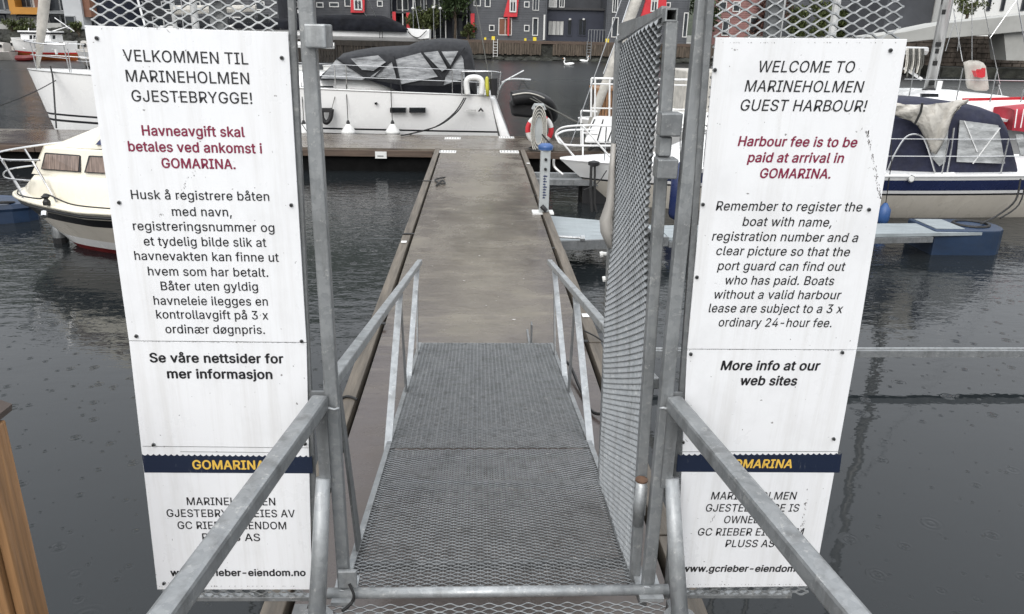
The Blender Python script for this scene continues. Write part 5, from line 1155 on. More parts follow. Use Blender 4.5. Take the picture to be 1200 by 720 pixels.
# crumpled pale cover lying over the sprayhood
random.seed(21)
cv = MB(); rows = []
for j in range(9):
    v_ = j / 8; row = []
    for i in range(15):
        u_ = i / 14; px = 1047 + 88 * u_ * (1 - .12 * v_); yt = 121 + 3 * sin(u_ * 5); yb = (134 + 18 * (1 - abs(u_ - .62) * 1.6) + 30 * math.exp(-((u_ - .62) / .16) ** 2)) if u_ < .8 else 146 - (u_ - .8) * 100
        py = yt + (yb - yt) * v_; p = PY(px, py, Yw - .05 - .05 * sin(v_ * pi) - .040 * sin(u_ * 21 + v_ * 7) - .028 * sin(u_ * 39 - v_ * 13)); row.append(p + Vector((0, .0, random.uniform(-.008, .008))))
    rows.append(row)
cv.loft(rows); o = cv.build('folded_cover', M['beige_cloth'], tt_, smooth=True); sm = o.modifiers.new('s', 'SOLIDIFY'); sm.thickness = .02
MB().tube([PY(1081, 121, Yw - .2), PY(1079, 132, Yw - .2), PY(1072, 146, Yw - .18)], .018, 5).build('tie_strap', M['cord'], tt_)
# hoops, port light
MB().tube(bez([PY(1040, 200, YS + .1), PY(1050, 178, YS + .1), PY(1063, 160, YS + .1), PY(1078, 159, YS + .1), PY(1086, 170, YS + .1), PY(1096, 203, YS + .1)]), .013, 6).build('grab_hoop', M['inox'], sb)
MB().tube(bez([PY(1110, 203, YS + .1), PY(1114, 180, YS + .1), PY(1118, 150, YS + .12)]), .013, 6).build('grab_hoop', M['inox'], sb)
p = PY(1066, 209, YB - 1.30); MB().tube([p, p + Vector((0, -.05, 0))], .055, 14).build('vent_ring', M['inox'], sb); MB().tube([p + Vector((0, -.04, 0)), p + Vector((0, -.06, 0))], .04, 12).build('vent_cap', M['whiteplastic'], sb)
p = PY(1106, 206, YS + .05); MB().tube([p + Vector((-.15, 0, 0)), p + Vector((.15, 0, .02))], .035, 8).build('cleat', M['whiteplastic'], sb)
rope([PY(1196, 210, YS - .1), PY(1190, 235, YS - .25), PY(1170, 252, YS - .45), PZ(1150, 262, FZ + .08)], 'black mooring rope from the cream sailboat stern to the finger pier end', r=.014)
rope([PY(1203, 210, YS - .1), PY(1194, 240, YS - .25), PY(1172, 256, YS - .45)], 'second black mooring rope beside the first at the finger pier end', r=.012)
def fender(px, y0, y1, Y, label, mat='navy', r=.09):
    a_ = PY(px, y0, Y); b_ = PY(px, y1, Y); t = thing('fender', label, 'fender', tuple(b_)); h = a_.z - b_.z
    MB().lathe((a_.x, a_.y, b_.z), [(.02, 0), (r * .8, .04), (r, .1), (r, h * .72), (r * .6, h * .86), (.025, h)], 12).build('body', M[mat], t, smooth=True)
    MB().tube([(a_.x, a_.y, a_.z), (a_.x, a_.y + .05, .92), (a_.x, a_.y + .2, 1.3)], .007, 5).build('lanyard', M['cord'], t); return t
fender(1038, 238, 264, YS - .12, 'blue fender on the cream sailboat beside the English sign', 'bluecap', .09)
fender(798, 190, 258, YS - .12, 'dark fender seen between gate post and English sign', 'navy', .12)
# mast through the deck: this boat's rig stands behind the sign
MB().tube([(4.6, YB, 1.2), (4.7, YB, 11.5)], .07, 8).build('mast', M['alu'], sb)
lines(sb, 'forestay', M['inox'], [((XB0 + .15, YB, .95), (4.7, YB, 11.3))], .008)
lines(sb, 'backstay', M['inox'], [((9.4, YB, .8), (4.7, YB, 11.3))], .008)

# ---------------------------------------- C: sailboat with mast and red hull, behind the cream one
sc = thing('sailboat', 'white decked sailboat with red hull and tall mast behind the navy tent', 'sailboat', (10, 15.4, 0))
YD = 15.6; 
hm, pt, hw, zs, S = hull_mesh(14.2, PY(1040, 110, YD).x - .6, YD, 1.45, 1.28, 1.30, rake=-.9, keel=-.3, bands=((0, .3, 1), (.3, .93, 0), (.93, .97, 2), (.97, 1.0, 0)), stern_w=.75, sag=.01)
hm.build('hull', [M['gel'], M['gel'], M['redstripe']], sc, smooth=True); deck_mesh(pt, S, .06).build('deck', M['gel'], sc, smooth=True)
cc = MB(); cabin(cc, [(PY(1052, 108, YD).x, .8, 1.2, 1.62), (PY(1080, 104, YD).x, .95, 1.2, 1.72), (PY(1125, 106, YD).x, .95, 1.25, 1.70), (PY(1165, 108, YD).x, .85, 1.25, 1.64), (PY(1205, 113, YD).x, .5, 1.25, 1.5)], YD, .4); cc.build('coachroof', M['gel'], sc, smooth=True)
polyside(sc, 'cabin_window', M['darkglass'], [(1080, 110), (1100, 110), (1100, 114), (1080, 114)], YD - 1.0, .05); 
MB().beam(PY(1128, 117, YD - 1.25), PY(1215, 115, YD - 1.25), .04, .05).build('red_toe_stripe', M['redstripe'], sc)
ma = PY(1088, 110, YD); mt = PY(1112, -40, YD); mt2 = ma + (mt - ma) * 4.6; 
mt2 = Vector((ma.x + .1, YD, 12.5)); MB().tube([(ma.x, YD, 1.6), (mt2.x, YD, 12.5)], .105, 10).build('mast', M['alu'], sc, smooth=True)
for k, (py, s) in enumerate(((14, .03), (52, .05), (60, .03), (74, .04), (97, .05))):
    p = PY(1094 + (60 - py) * .17 + 4, py, YD - .11); MB().box((p.x - s, p.y - .02, p.z - .05), (p.x + s, p.y + .01, p.z + .04)).build('mast_fitting', M['cord'], sc)
MB().tube([PY(1100, 100, YD), PY(1103, 20, YD), PY(1106, -20, YD)], .02, 6).build('halyard', M['cord'], sc); MB().tube([PY(1098, 112, YD - .3), PY(1102, 95, YD - .3)], .05, 8).build('vang_tube', M['whitetube'], sc)
MB().lathe(tuple(PY(1089, 112, YD - .15)), [(.05, -.06), (.13, -.02), (.10, .06), (.16, .12), (.05, .14)], 10).build('mast_winch', M['black'], sc)
bm0 = PY(1086, 60, YD); MB().tube([bm0, (bm0.x - 3.2, YD, bm0.z + .02)], .075, 8).build('boom', M['alu'], sc)
MB().tube([PY(1080, 93, YD), PY(1060, 80, YD)], .03, 6).build('boom_strut', M['whitetube'], sc)
for k in range(9):
    x_ = 1063 + k * 2.3; ln = 86 + 6 * sin(k * 2.1); MB().tube(bez([PY(x_, 57, YD - .1), PY(x_ - 1, 72, YD - .12), PY(x_ - 2.5, ln, YD - .12), PY(x_ + .6, 74, YD - .15), PY(x_ + 1.2, 57, YD - .15)], 4), .012, 4).build('hanging_coil', M[('rope_white', 'rope', 'rope')[k % 3]], sc)
for (a, b) in (((1130, 2), (1122, 60)), ((1150, -5), (1172, 98)), ((1128, 72), (1117, 10)), ((1170, 98), (1178, 124)), ((1172, 98), (1166, 124)), ((1139, 74), (1139, -5)), ((1160, 45), (1195, -5)), ((1108, 60), (1120, 20))): lines(sc, 'stay', M['inox'], [(PY(*a, YD - .4), PY(*b, YD - .4))], .007)
p = PY(1168, 98, YD - .4); MB().lathe(tuple(p), [(.02, -.06), (.05, 0), (.02, .06)], 8).build('block', M['black'], sc)
for px in (1064, 1120, 1160, 1196): p = PY(px, 120, YD - 1.3); MB().tube([p, p + Vector((0, 0, .6))], .012, 6).build('stanchion', M['inox'], sc)
MB().tube([PY(1060, 93, YD - 1.3), PY(1210, 95, YD - 1.3)], .006, 5).build('lifeline', M['inox'], sc)
# sail bag with red crown emblem
sbg = thing('sail_bag', 'pale grey sail bag with a red crown emblem hoisted on the foredeck', 'bag', tuple(PY(1145, 106, YD - .6)))
rows = []; YBg = YD - .6
for (py, xl, xr) in ((71, 1136, 1146), (73.5, 1129, 1152), (78, 1130, 1155), (88, 1131.5, 1156.5), (98, 1132, 1158), (104, 1134, 1158.5), (106.5, 1143, 1156)):
    a_ = PY(xl, py, YBg); b_ = PY(xr, py, YBg); c_ = (a_ + b_) / 2; r_ = (b_ - a_).length / 2
    rows.append([c_ + Vector((r_ * cos(2 * pi * k / 18), r_ * .45 * sin(2 * pi * k / 18) * (1 + .12 * sin(k * 2.4)), .0)) for k in range(18)])
MB().loft(rows, closed=True, cap=True).build('bag', M['beige_cloth'], sbg, smooth=True)
polyside(sbg, 'crown_emblem', M['red'], [(1143, 83), (1147, 86.5), (1149, 81.5), (1151.5, 86), (1155, 80), (1154.5, 90), (1151, 91.5), (1146, 90.5)], YBg - .25, .12)
# red gear on deck at the right edge
rg = thing('red_canopy', 'red canvas dodger with white ribs at the right edge of the picture', 'canopy', tuple(PY(1192, 140, 14.2)))
cn = MB(); cabin(cn, [(PY(1185, 128, 14.2).x, .35, PY(1180, 152, 14.2).z, PY(1180, 127, 14.2).z), (PY(1215, 128, 14.2).x, .45, PY(1215, 155, 14.2).z, PY(1215, 124, 14.2).z), (PY(1250, 130, 14.2).x, .35, PY(1250, 155, 14.2).z, PY(1250, 128, 14.2).z)], 14.4, .3); cn.build('cover', mk('faded_red_canvas', (.42, .03, .05), .7, 0, .15, 4), rg, smooth=True)
for k in range(4): MB().tube([PY(1189 + k * 7, 150, 13.93), PY(1192 + k * 8, 128, 13.97)], .010, 5).build('rib', M['whitetube'], rg)

# ---------------------------------------- D: white motor yacht behind the gate leaf
mo = thing('motor_yacht', 'white motor yacht with tubular rails and slatted wooden deck box behind the gate leaf', 'boat', (4, 15.3, 0))
YM = 15.9
hm, pt, hw, zs, S = hull_mesh(PY(676, 165, YM).x, 7.6, YM, 1.35, 1.02, .95, rake=.7, keel=-.3, bands=((0, .3, 1), (.3, .9, 0), (.9, 1.0, 0)), sag=.02)
hm.build('hull', [M['gel'], M['hull_grey']], mo, smooth=True); deck_mesh(pt, S, .04).build('deck', M['gel'], mo, smooth=True)
D_ = lambda x, y, Y=15.1: PY(x, y, Y)
MB().hexa([D_(684, 168, 14.95), D_(760, 170, 14.95), D_(760, 166, 16.6), D_(690, 164, 16.6), D_(695, 136, 15.15), D_(760, 137, 15.15), D_(760, 136, 16.5), D_(698, 135, 16.5)]).build('fore_cabin', M['gel'], mo, bevel=.05)
for a, b in (((707, 140), (700, 165)), ((722, 140), (712, 166)), ((697, 140), (690, 155))): MB().beam(D_(*a, 15.02), D_(*b, 14.93), .02, .015).build('cabin_seam', M['cord'], mo)
MB().box((D_(797, 128, 15.4).x, 15.2, 1.1), (D_(850, 128, 15.4).x, 16.6, 2.0)).build('deckhouse', M['beige_cloth'], mo, bevel=.03)
MB().box((D_(790, 130, 15.3).x, 15.05, 1.0), (D_(860, 128, 15.3).x, 16.75, 1.24)).build('coaming', M['gel'], mo, bevel=.03)
bx = thing('deck_box', 'brown slatted wooden box on the deck behind the gate leaf', 'box', tuple(D_(712, 135)))
a_ = D_(697, 136, 15.35); b_ = D_(738, 106, 15.35); MB().box((a_.x, 15.37, a_.z), (b_.x, 16.2, b_.z - .02)).build('core', M['capwood'], bx)
x = a_.x
while x < b_.x - .02: MB().box((x, 15.33, a_.z), (x + .05, 15.368, b_.z)).build('slat', M['teak'], bx); x += .065
MB().box((a_.x - .02, 15.31, b_.z - .015), (b_.x + .02, 16.22, b_.z + .03)).build('lid', M['teak'], bx)
rl = []
for y_, r_ in ((92, .02), (98.5, .014), (127, .014)):
    MB().tube([D_(693, y_, 14.98), D_(828, y_ + 2, 14.98)], r_, 7).build('rail', M['whitetube'], mo)
MB().tube([D_(681, 130, 15.0), D_(681, 172, 15.0)], .018, 7).build('rail_post', M['whitetube'], mo); MB().tube([D_(681, 130, 15.0), D_(700, 131, 15.0)], .018, 7).build('rail', M['whitetube'], mo)
MB().tube([D_(681, 156, 15.0), D_(700, 157, 15.0)], .014, 7).build('rail', M['whitetube'], mo)
for px in (693, 697.5, 714.5, 770, 812): MB().tube([D_(px, 92, 14.98), D_(px - .5, 137, 14.98)], .018, 7).build('rail_post', M['whitetube'], mo)
base_ = Vector(D_(690, 152, 15.2)); top_ = PY(746, 0, 15.6); dd = (top_ - base_); MB().tube([base_, base_ + dd * .15, base_ + dd, base_ + dd * 3.6], [.05, .085, .105, .05], 10).build('furled_headsail', M['beige_cloth'], mo, smooth=True)
MB().tube([base_ + dd * 3.6, (7.0, YM, 12.4)], .01, 5).build('stay', M['inox'], mo); MB().tube([(7.0, YM, 1.0), (7.0, YM, 12.6)], .08, 8).build('mast', M['alu'], mo)
MB().tube([D_(707, 87, 15.0), PY(724, 42, 15.2), PY(738, 0, 15.5), base_ + dd * 3.6], .009, 5).build('stay', M['inox'], mo)
MB().tube(bez([D_(700, 168, 14.9), D_(708, 178, 14.8), D_(700, 172, 14.8), D_(690, 176, 14.8), D_(696, 168, 14.8)]), .02, 6).build('rope_coil', M['cord'], mo)

# ---------------------------------------- E: cream motor cruiser at the left
cr = thing('motor_cruiser', 'small cream motor cruiser with curtained windows left of the Norwegian sign', 'boat', (-5, 11, 0))
tmp = MB()
hm, pt, hw, zs, S = hull_mesh(0, 3.2, 0, .90, .64, .62, rake=.95, keel=-.25, bands=((0, .36, 1), (.36, .50, 2), (.50, .76, 0), (.76, .88, 3), (.88, 1.0, 4)), stern_w=.9, bowfull=.52, tmid=.45, sag=.0, hard=.5, flare=.7)
ang = radians(-10); bow = PY(24, 226, 9.75)
def xf(p): return Vector((bow.x + p[0] * cos(ang) - p[1] * sin(ang), bow.y + p[0] * sin(ang) + p[1] * cos(ang), p[2]))
def xfm(mb): mb.v = [xf(v) for v in mb.v]; return mb
xfm(hm).build('hull', [M['hull_cream'], M['bootred'], M['gel'], M['blackstripe'], M['gel_cream']], cr, smooth=True)
xfm(deck_mesh(pt, S, .10)).build('deck', M['gel_cream'], cr, smooth=True)
for sd in (-1, 1):
    xfm(MB().tube([pt(s, .93, sd) + Vector((0, sd * .012, 0)) for s in S], .020, 6)).build('rub_rail', M['blackstripe'], cr)
    xfm(MB().tube([pt(s, 1, sd) for s in S], .022, 6)).build('gunwale', M['gel_cream'], cr, smooth=True)
def trap(secs):   # (x, half low, z low, half high, z high)
    mb = MB(); mb.loft([[(x, -a, z0), (x, -a * .97, z0 + (z1 - z0) * .8), (x, -b, z1), (x, b, z1), (x, a * .97, z0 + (z1 - z0) * .8), (x, a, z0)] for x, a, z0, b, z1 in secs], cap=True); return xfm(mb)
trap([(.12, .06, .64, .04, .67), (.3, .26, .66, .20, .78), (.55, .45, .66, .38, .92), (1.3, .70, .66, .62, .98), (3.0, .76, .64, .68, .98)]).build('raised_deck', M['gel_cream'], cr, smooth=True)
cm_ = MB(); cm_.loft([[(.50, -.36, .93), (.70, -.33, 1.25), (.70, .33, 1.25), (.50, .36, .93)], [(1.35, -.60, .96), (1.38, -.53, 1.27), (1.38, .53, 1.27), (1.35, .60, .96)], [(3.0, -.66, .96), (3.0, -.58, 1.28), (3.0, .58, 1.28), (3.0, .66, .96)]], cap=True)
xfm(cm_).build('cabin', M['gel_cream'], cr, bevel=.015)
rf = MB(); rf.loft([[(.76, -.30, 1.252), (.78, -.24, 1.27), (.78, .24, 1.27), (.76, .30, 1.252)], [(1.38, -.50, 1.275), (1.45, -.40, 1.50), (1.45, .40, 1.50), (1.38, .50, 1.275)], [(1.7, -.53, 1.285), (1.7, -.44, 1.62), (1.7, .44, 1.62), (1.7, .53, 1.285)], [(2.9, -.55, 1.285), (2.9, -.46, 1.66), (2.9, .46, 1.66), (2.9, .55, 1.285)]], cap=True)
xfm(rf).build('wheelhouse_roof', M['gel_cream'], cr, bevel=.012)
def side_pt(x, t):
    if x < 1.35: k = (x - .5 - .2 * t) / .85; k = max(0, k); return Vector((x, -(.36 - .03 * t) - (.24 - .04 * t) * k - .030, .93 + .03 * k + (.32 - .01 * k) * t))
    k = (x - 1.35) / 1.65; return Vector((x, -(.60 - .07 * t) - .06 * k - .030, .96 + (.31 + .01 * k) * t))
M['brown_curtain'] = mk('brown_curtain_glass', (.20, .15, .125), .2, 0, .5, 9, (6, 1, .5))
for (x0, x1) in ((.68, 1.30), (1.37, 2.0), (2.06, 2.7)):
    for nm, mt_, e, dy in (('window_frame', 'blackstripe', 0, 0), ('curtained_window', 'brown_curtain', .025, -.008)):
        P = [side_pt(x0 + e, .20 + e * 1.5), side_pt(x1 - e, .20 + e * 1.5), side_pt(x1 - e, .80 - e * 1.5), side_pt(x0 + e + .06, .80 - e * 1.5)]; P = [p + Vector((0, dy, 0)) for p in P]
        xfm(MB().prism(P, (0, .03 if nm == 'window_frame' else .01, 0))).build(nm, M[mt_], cr)
xfm(MB().prism([Vector((1.50, -.53, 1.33)), Vector((1.68, -.55, 1.33)), Vector((1.68, -.51, 1.43)), Vector((1.60, -.50, 1.43))], (0, .05, 0))).build('navy_visor', M['navy'], cr)
def ct_(pts, r=.013, nm='bow_rail'): xfm(MB().tube(bez(pts, 5), r, 7)).build(nm, M['inox'], cr)
ct_([(.75, -.50, 1.12), (.3, -.46, 1.10), (-.02, -.26, 1.10), (-.16, 0, 1.11), (0, .32, 1.14), (.5, .62, 1.20), (1.2, .84, 1.28), (2.0, .9, 1.3)]); ct_([(.6, -.52, .88), (.2, -.42, .88), (-.08, 0, .90), (.2, .42, .92), (.9, .74, .98)], .010)
for (x, y, x2, z2) in ((.95, -.60, .72, 1.12), (.42, -.46, .22, 1.10), (.18, -.18, -.05, 1.10), (.2, .24, -.02, 1.12), (.7, .6, .5, 1.20), (1.5, .8, 1.3, 1.28)): xfm(MB().tube([(x, y, .66), (x2, y * .96, z2)], .012, 6)).build('rail_leg', M['inox'], cr)
xfm(MB().tube(bez([(.12, -.16, .69), (.4, -.50, .70), (.85, -.72, .72), (.95, -.74, .78), (1.3, -.80, .69), (1.8, -.86, .68)]), .009, 5)).build('deck_rope', M['cord'], cr)
xfm(MB().lathe((.95, -.76, .66), [(.04, 0), (.04, .04), (.02, .07), (.05, .10), (.02, .12)], 8)).build('bollard', M['cord'], cr)
xfm(MB().tube([(.98, -.86, .60), (1.0, -.90, .56)], .035, 8)).build('hose_outlet', M['inox'], cr)
pf = thing('mooring_fender', 'grey cylindrical fender hanging at the bow of the cream cruiser', 'fender', tuple(PZ(70, 284, 0)))
p = PZ(72, 284, 0); MB().lathe((p.x, p.y, -.12), [(.03, 0), (.07, .05), (.085, .12), (.085, .30), (.05, .36)], 12).build('body', M['galv_dark'], pf, smooth=True); MB().lathe((p.x, p.y, -.13), [(.04, 0), (.087, .06), (.089, .2), (.05, .21)], 12).build('dark_foot', M['black'], pf)
# blue float at the far left
bf = thing('blue_float', 'dark blue plastic float under the cream cruiser bow at the left edge', 'float', (-6.6, 10.4, 0))
fl_ = MB(); rows = []
for (k, z) in ((.9, -.2), (1, -.1), (1.0, .16), (1.03, .2), (1.0, .26), (.9, .27)): rows.append([(-7.25 + (1.05 * k) * cos(a) * (1 if cos(a) > 0 else 1.6), 10.9 + .42 * k * sin(a), z) for a in [2 * pi * i / 20 for i in range(20)]])
fl_.loft(rows, closed=True, cap=True).build('body', M['blue'], bf, smooth=False)
MB().tube(bez([(-6.9, 10.6, .28), (-6.5, 10.6, .3), (-6.4, 10.75, .27)]), .02, 6).build('strap', M['cord'], bf)

# ---------------------------------------- F: tarpaulined boat on the timber jetty
jt = thing('timber_jetty', 'dark timber jetty on piles behind the yacht carrying the tarpaulined boat', 'jetty', (-6, 52, 0))
JY = 50.0; ja = PY(200, 46, JY).x; jb = PY(512, 46, JY).x; JZ = 2.02
MB().box((ja, JY - .8, JZ - .28), (jb, JY + 3, JZ)).build('deck', M['tarred'], jt)
x = ja + .1
g = MB()
while x < jb: g.box((x, JY - .75, .75), (x + .14, JY - .68, JZ - .285)); x += .17
g.build('skirt_boards', M['tarred'], jt, kind='stuff')
for k in range(9): x = ja + .3 + k * (jb - ja - .6) / 8; MB().tube([(x, JY - .5, -2.5), (x, JY - .5, JZ - .285)], .13, 8).build('pile', M['tarred'], jt); MB().tube([(x, JY + 2.4, -2.5), (x, JY + 2.4, JZ - .285)], .13, 8).build('pile', M['tarred'], jt)
tb_ = thing('covered_boat', 'long white boat under a black tarpaulin on the jetty behind the yacht', 'boat', (-8, 51, JZ))
xr = PY(503, 40, JY).x; xl = xr - 16.5
rows = []
for (t_, h, k) in ((0, .05, 0), (.06, .6, 0), (.25, 1.2, 0), (.6, 1.35, 0), (.9, 1.1, 0), (1.0, .9, 0)):
    x = xl + (xr - xl) * t_; zt = PY(503, 34.5, JY).z if t_ > .95 else PY(440, 35.5, JY).z; rows.append([(x, JY + 1 - h, zt), (x, JY + 1 - h * .98, JZ + .25), (x, JY + 1 - h * .8, JZ + .02), (x, JY + 1 + h * .8, JZ + .02), (x, JY + 1 + h, zt)])
MB().loft(rows, cap=True).build('hull', M['gel'], tb_)
cvv = MB(); rows = []
pr = [(345, 22), (352, 19.5), (380, 18), (400, 17), (425, 18), (445, 18), (455, 21), (468, 27), (478, 35)]
zb = PY(440, 36, JY).z
for (px, py) in [(210, 30), (240, 22), (300, 21)] + pr:
    p = PY(px, py, JY + .6); h = 1.42; zt = max(p.z, zb + .1); rows.append([(p.x, JY + 1 - h, zb - .06), (p.x, JY + 1 - h * .98, zb + .12), (p.x, JY + 1 - h * .72, zb + (zt - zb) * .72), (p.x, JY + 1 - .12, zt), (p.x, JY + 1 + .12, zt), (p.x, JY + 1 + h * .72, zb + (zt - zb) * .72), (p.x, JY + 1 + h, zb - .06)])
cvv.loft(rows, cap=True).build('tarpaulin', M['black_cloth'], tb_, smooth=True)
polyside(tb_, 'stern_quarter', M['gel'], [(477, 33), (503, 35.5), (503, 45), (492, 46), (483, 42)], JY - .12, .3)
MB().tube([PY(445, 36, JY - .45), PY(445, 45, JY - .45)], .02, 5).build('strap', M['cord'], tb_); MB().tube([PY(448, 36, JY - .45), PY(448, 45, JY - .45)], .02, 5).build('strap', M['cord'], tb_)
MB().tube(bez([PY(478, 37, JY - .25), PY(483, 42, JY - .25), PY(491, 44, JY - .25), PY(500, 36, JY - .25)]), .025, 5).build('rope', M['cord'], tb_)
MB().box((PY(347, 20, JY).x, JY + .5, zb + .9), (PY(353, 20, JY).x, JY + 1.2, zb + 1.1)).build('roof_vent', M['gel'], tb_)
MB().tube([(xl + 9, JY + 1, zb), (xl + 9, JY + 1, 9)], .08, 8).build('mast', M['alu'], tb_)
lines(tb_, 'stay', M['inox'], [(PY(492, 38, JY), PY(484, -8, JY)), (PY(440, 20, JY + .6), PY(428, -8, JY)), (PY(430, 20, JY + .6), PY(412, -8, JY))], .02)
# small white items on a low float in front of the jetty
lf = thing('low_float', 'low grey float with white boxes and jerrycans in front of the timber jetty', 'float', (-9, 46, 0)); FX = PY(340, 60, 46).x
MB().box((FX, 45.6, -.2), (PY(402, 60, 46).x, 47, .42)).build('deck', M['concrete'], lf)
for (a, b, c, d, lb) in ((346, 54, 356, 60, 'white plastic box on the low float, leftmost'), (359, 51, 364, 60, 'white canister standing on the low float'), (378, 54, 391, 60, 'pale box at the right end of the low float')):
    p = PY(a, d, 46); q = PY(c, b, 46); o = thing('plastic_box', lb, 'box', (p.x, 46, .42), 'white boxes on the low float'); hh = q.z - p.z; MB().box((p.x, 45.9, .422), (q.x, 46.4, .42 + hh * .85)).build('body', M['whiteplastic'], o, bevel=.03); MB().box((p.x - .03, 45.87, .424 + hh * .85), (q.x + .03, 46.43, .42 + hh)).build('lid', M['whiteplastic'], o)
# sailboat seen through the mesh on the left
s2 = thing('sailboat', 'white sailboat with pale boom cover behind the mesh of the Norwegian sign', 'sailboat', (-12, 40, 0))
hm, pt, hw, zs, S = hull_mesh(PY(150, 38, 38).x, PY(322, 38, 38).x, 38, 1.4, 1.5, 1.3, rake=.8, bands=((0, .3, 1), (.3, 1.0, 0)))
hm.build('hull', [M['gel'], M['navy']], s2, smooth=True); deck_mesh(pt, S, .05).build('deck', M['gel'], s2)
cc = MB(); cabin(cc, [(PY(195, 30, 38).x, .6, 1.4, 1.9), (PY(215, 30, 38).x, .9, 1.35, 2.1), (PY(285, 30, 38).x, .95, 1.3, 2.05), (PY(290, 30, 38).x, .95, 1.3, 1.7)], 38, .4); cc.build('coachroof', M['gel'], s2)
for (x0, x1) in ((212, 226), (232, 246), (252, 268)): polyside(s2, 'cabin_window', M['darkglass'], [(x0, 24), (x1, 24), (x1, 31), (x0, 31)], 37.02, .1)
MB().tube([(PY(205, 30, 38).x, 38, 1.6), (PY(205, 30, 38).x, 38, 11)], .1, 8).build('mast', M['alu'], s2); MB().tube([PY(205, 12, 38), PY(300, 10, 38)], [.2, .14], 8).build('boom_cover', M['beige_cloth'], s2)
MB().tube([PY(172, 38, 38), PY(160, -5, 38)], .05, 6).build('furled_headsail', M['gel'], s2)
s3 = thing('work_boat', 'dark hulled boat with white wheel house behind the right end of the left mesh', 'boat', (-10, 33, 0))
hm, pt, hw, zs, S = hull_mesh(PY(262, 30, 33).x, PY(336, 30, 33).x, 33, 1.2, 1.2, 1.0, rake=.5, bands=((0, .3, 1), (.3, 1.0, 0)))
hm.build('hull', [M['black'], M['bootred']], s3, smooth=True); deck_mesh(pt, S, .05).build('deck', M['hull_grey'], s3); cc = MB(); cabin(cc, [(PY(280, 20, 33).x, .6, 1.0, 2.2), (PY(318, 20, 33).x, .7, 1.0, 2.3)], 33, .2); cc.build('wheelhouse', M['gel'], s3, bevel=.03)
polyside(s3, 'window', M['darkglass'], [(284, 17), (298, 17), (298, 27), (284, 27)], 32.2, .1); polyside(s3, 'window', M['darkglass'], [(302, 17), (315, 17), (315, 27), (302, 27)], 32.2, .1)

# ---------------------------------------- G: fishing boat and neighbours on the left shore
fb = thing('fishing_boat', 'white fishing boat with orange brown lower hull below the apartments', 'boat', (-34, 62, 0))
FYb = 63.5; xL = PY(19, 45, FYb).x; xR = PY(90, 45, FYb).x
hm, pt, hw, zs, S = hull_mesh(xR, xL, FYb, 1.5, PY(90, 51, FYb - 1).z + .15, PY(20, 44, FYb).z, rake=-.2, keel=-.25, bands=((0, .44, 1), (.44, .50, 2), (.50, 1.0, 0)), sag=.10, stern_w=.5, bowfull=.8)
hm.build('hull', [M['gel'], mk('varnished_orange_brown_hull', (.26, .075, .02), .35), M['redstripe']], fb, smooth=True); deck_mesh(pt, S, .03, dz=-.1).build('deck', M['hull_grey'], fb)
a_ = PY(33, 50, FYb); b_ = PY(66, 40, FYb)
MB().box((a_.x, FYb - .9, a_.z - .5), (b_.x, FYb + .9, b_.z)).build('wheelhouse', M['gel'], fb, bevel=.04); MB().box((a_.x - .1, FYb - 1.0, b_.z + .003), (b_.x + .1, FYb + 1.0, b_.z + .1)).build('roof', M['blackstripe'], fb)
MB().box((a_.x - .1, FYb - 1.0, b_.z + .103), (b_.x + .1, FYb + 1.0, b_.z + .2)).build('roof_top', M['gel'], fb)
for (x0, x1) in ((34.5, 37.5), (39, 41.5), (46, 49), (61.5, 64.5)): polyside(fb, 'window', M['darkglass'], [(x0, 41.5), (x1, 41.5), (x1, 46), (x0, 46)], FYb - .93, .05)
polyside(fb, 'door', M['gel'], [(52, 42), (58, 42), (58, 52), (52, 52)], FYb - .94, .05)
for (a, b) in (((42, 38), (48, 26)), ((58, 38), (79, 31.5)), ((79, 31.5), (87, 37)), ((79, 31.5), (64, 21)), ((48, 26), (58, 38))): lines(fb, 'derrick', M['whitetube'], [(PY(*a, FYb), PY(*b, FYb))], .035)
MB().box((PY(46, 27, FYb).x, FYb - .05, PY(46, 27, FYb).z), (PY(50, 27, FYb).x, FYb + .05, PY(46, 25.5, FYb).z)).build('radar', M['gel'], fb)
lines(fb, 'antenna', M['whitetube'], [(PY(33.5, 40, FYb), PY(33.5, 33, FYb))], .03)
polyside(fb, 'numbers', M['inknavy'], [(28, 47.5), (33, 47.8), (33, 49.2), (28, 49)], FYb - 1.25, .2)
MB().tube([PY(65, 58, FYb - 1.4), PY(66.5, 64, FYb - 1.4)], .1, 6).build('fender', M['whiteplastic'], fb)
def small_boat(name, x0, x1, y0, y1, Y, mats, label, cabin_=True, n_=0):
    a_ = PY(x0, y1, Y); b_ = PY(x1, y0, Y); t = thing(name, label, 'boat', ((a_.x + b_.x) / 2, Y, 0)); zt = max(.45, b_.z)
    hm, pt, hw, zs, S = hull_mesh(a_.x, b_.x, Y, .9, zt * .75, zt * .6, rake=.4, keel=-.2, bands=((0, .4, 1), (.4, 1.0, 0)), n=10); hm.build('hull', [M[m_] for m_ in mats], t, smooth=True); deck_mesh(pt, S, .04).build('deck', M['hull_grey'], t)
    if cabin_: cc = MB(); w_ = b_.x - a_.x; cabin(cc, [(a_.x + w_ * .35, .5, zt * .6, zt * .9), (a_.x + w_ * .45, .55, zt * .6, zt * 1.25), (a_.x + w_ * .75, .55, zt * .6, zt * 1.2)], Y, .3); cc.build('cabin', M['hull_grey'], t); MB().box((a_.x + w_ * .5, Y - .6, zt * .9), (a_.x + w_ * .7, Y - .55, zt * 1.1)).build('window', M['darkglass'], t)
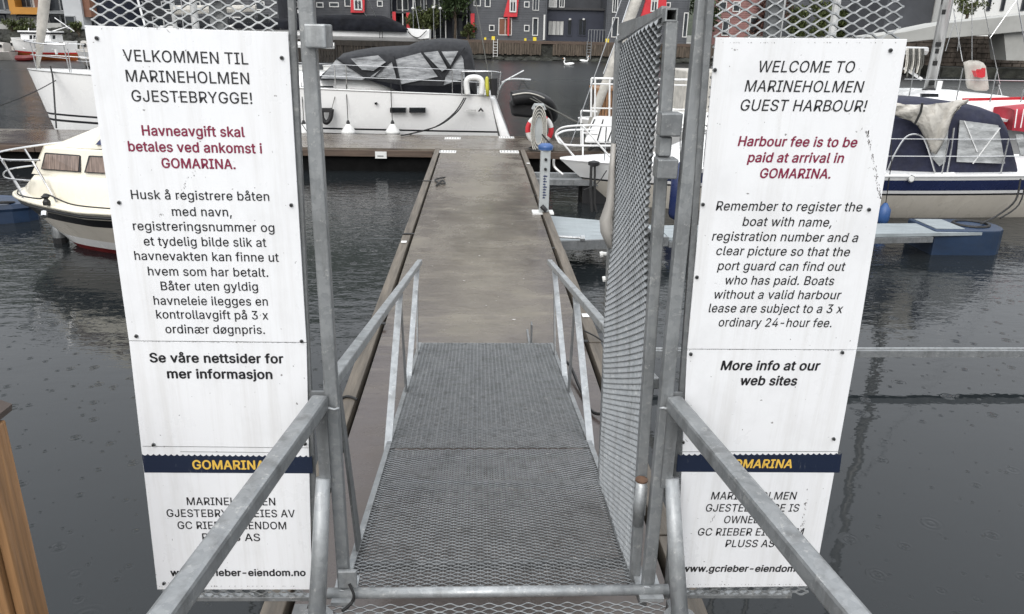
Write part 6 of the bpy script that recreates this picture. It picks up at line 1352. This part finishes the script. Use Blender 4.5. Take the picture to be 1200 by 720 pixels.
small_boat('small_boat', -8, 14, 54, 61, 62, ('hull_grey', 'hull_grey'), 'small grey cabin boat at the far left edge below the apartments'); small_boat('small_boat', 14, 22, 52, 58, 64, ('navy', 'gel'), 'small boat with navy hull left of the fishing boat')
small_boat('small_boat', 89, 112, 53, 60, 62, ('gel', 'hull_grey'), 'white boat end just right of the fishing boat'); small_boat('dinghy', 95, 112, 62, 69, 54, ('hull_grey', 'black'), 'small grey dinghy afloat beside the top left corner of the sign', False)
rh = thing('rib_boat', 'low red tender lying alongside the fishing boat', 'boat', (PY(30, 60, 61).x, 61, 0)); a_ = PY(20, 60, 61); b_ = PY(44, 60, 61)
MB().tube(bez([(a_.x, 60.8, .2), ((a_.x + b_.x) / 2, 60.6, .22), (b_.x, 60.9, .3)]), .2, 8).build('tube', M['bootred'], rh); MB().box((a_.x, 60.8, -.1), (b_.x - .3, 61.6, .2)).build('hull', M['hull_grey'], rh)
lfl = thing('low_float', 'grey landing float along which the fishing boat lies', 'float', (PY(30, 62, 62).x, 65.5, 0)); MB().box((PY(-60, 60, 65).x, 65.3, -.2), (PY(110, 60, 65).x, 66.6, .3)).build('deck', M['concrete'], lfl)

# ---------------------------------------- wooden fence post close to the camera
wp = thing('fence_post', 'warm brown wooden fence post with dark cap at the lower left corner', 'post', (-1.04, 1.5, .3))
p0 = PY(0, 490, 1.60); p1 = PY(44, 722, 1.5)
MB().box((-1.15, 1.50, .1), (p0.x - .012, 1.56, p0.z - .0)).build('board', M['post'], wp, bevel=.004); MB().box((p0.x - .010, 1.515, .1), (p0.x + .012, 1.60, p0.z - .004)).build('side_board', M['post'], wp, bevel=.004)
MB().box((-1.30, 1.47, .1), (-1.16, 1.49, p1.z + .20)).build('lower_board', M['post'], wp, bevel=.004)
MB().prism([(-1.25, 1.46, p0.z + .003), (p0.x + .010, 1.46, p0.z + .003), (p0.x + .014, 1.46, p0.z + .02), (p0.x - .02, 1.46, p0.z + .035), (-1.25, 1.46, p0.z + .035)], (0, .17, 0)).build('cap', M['capwood'], wp)
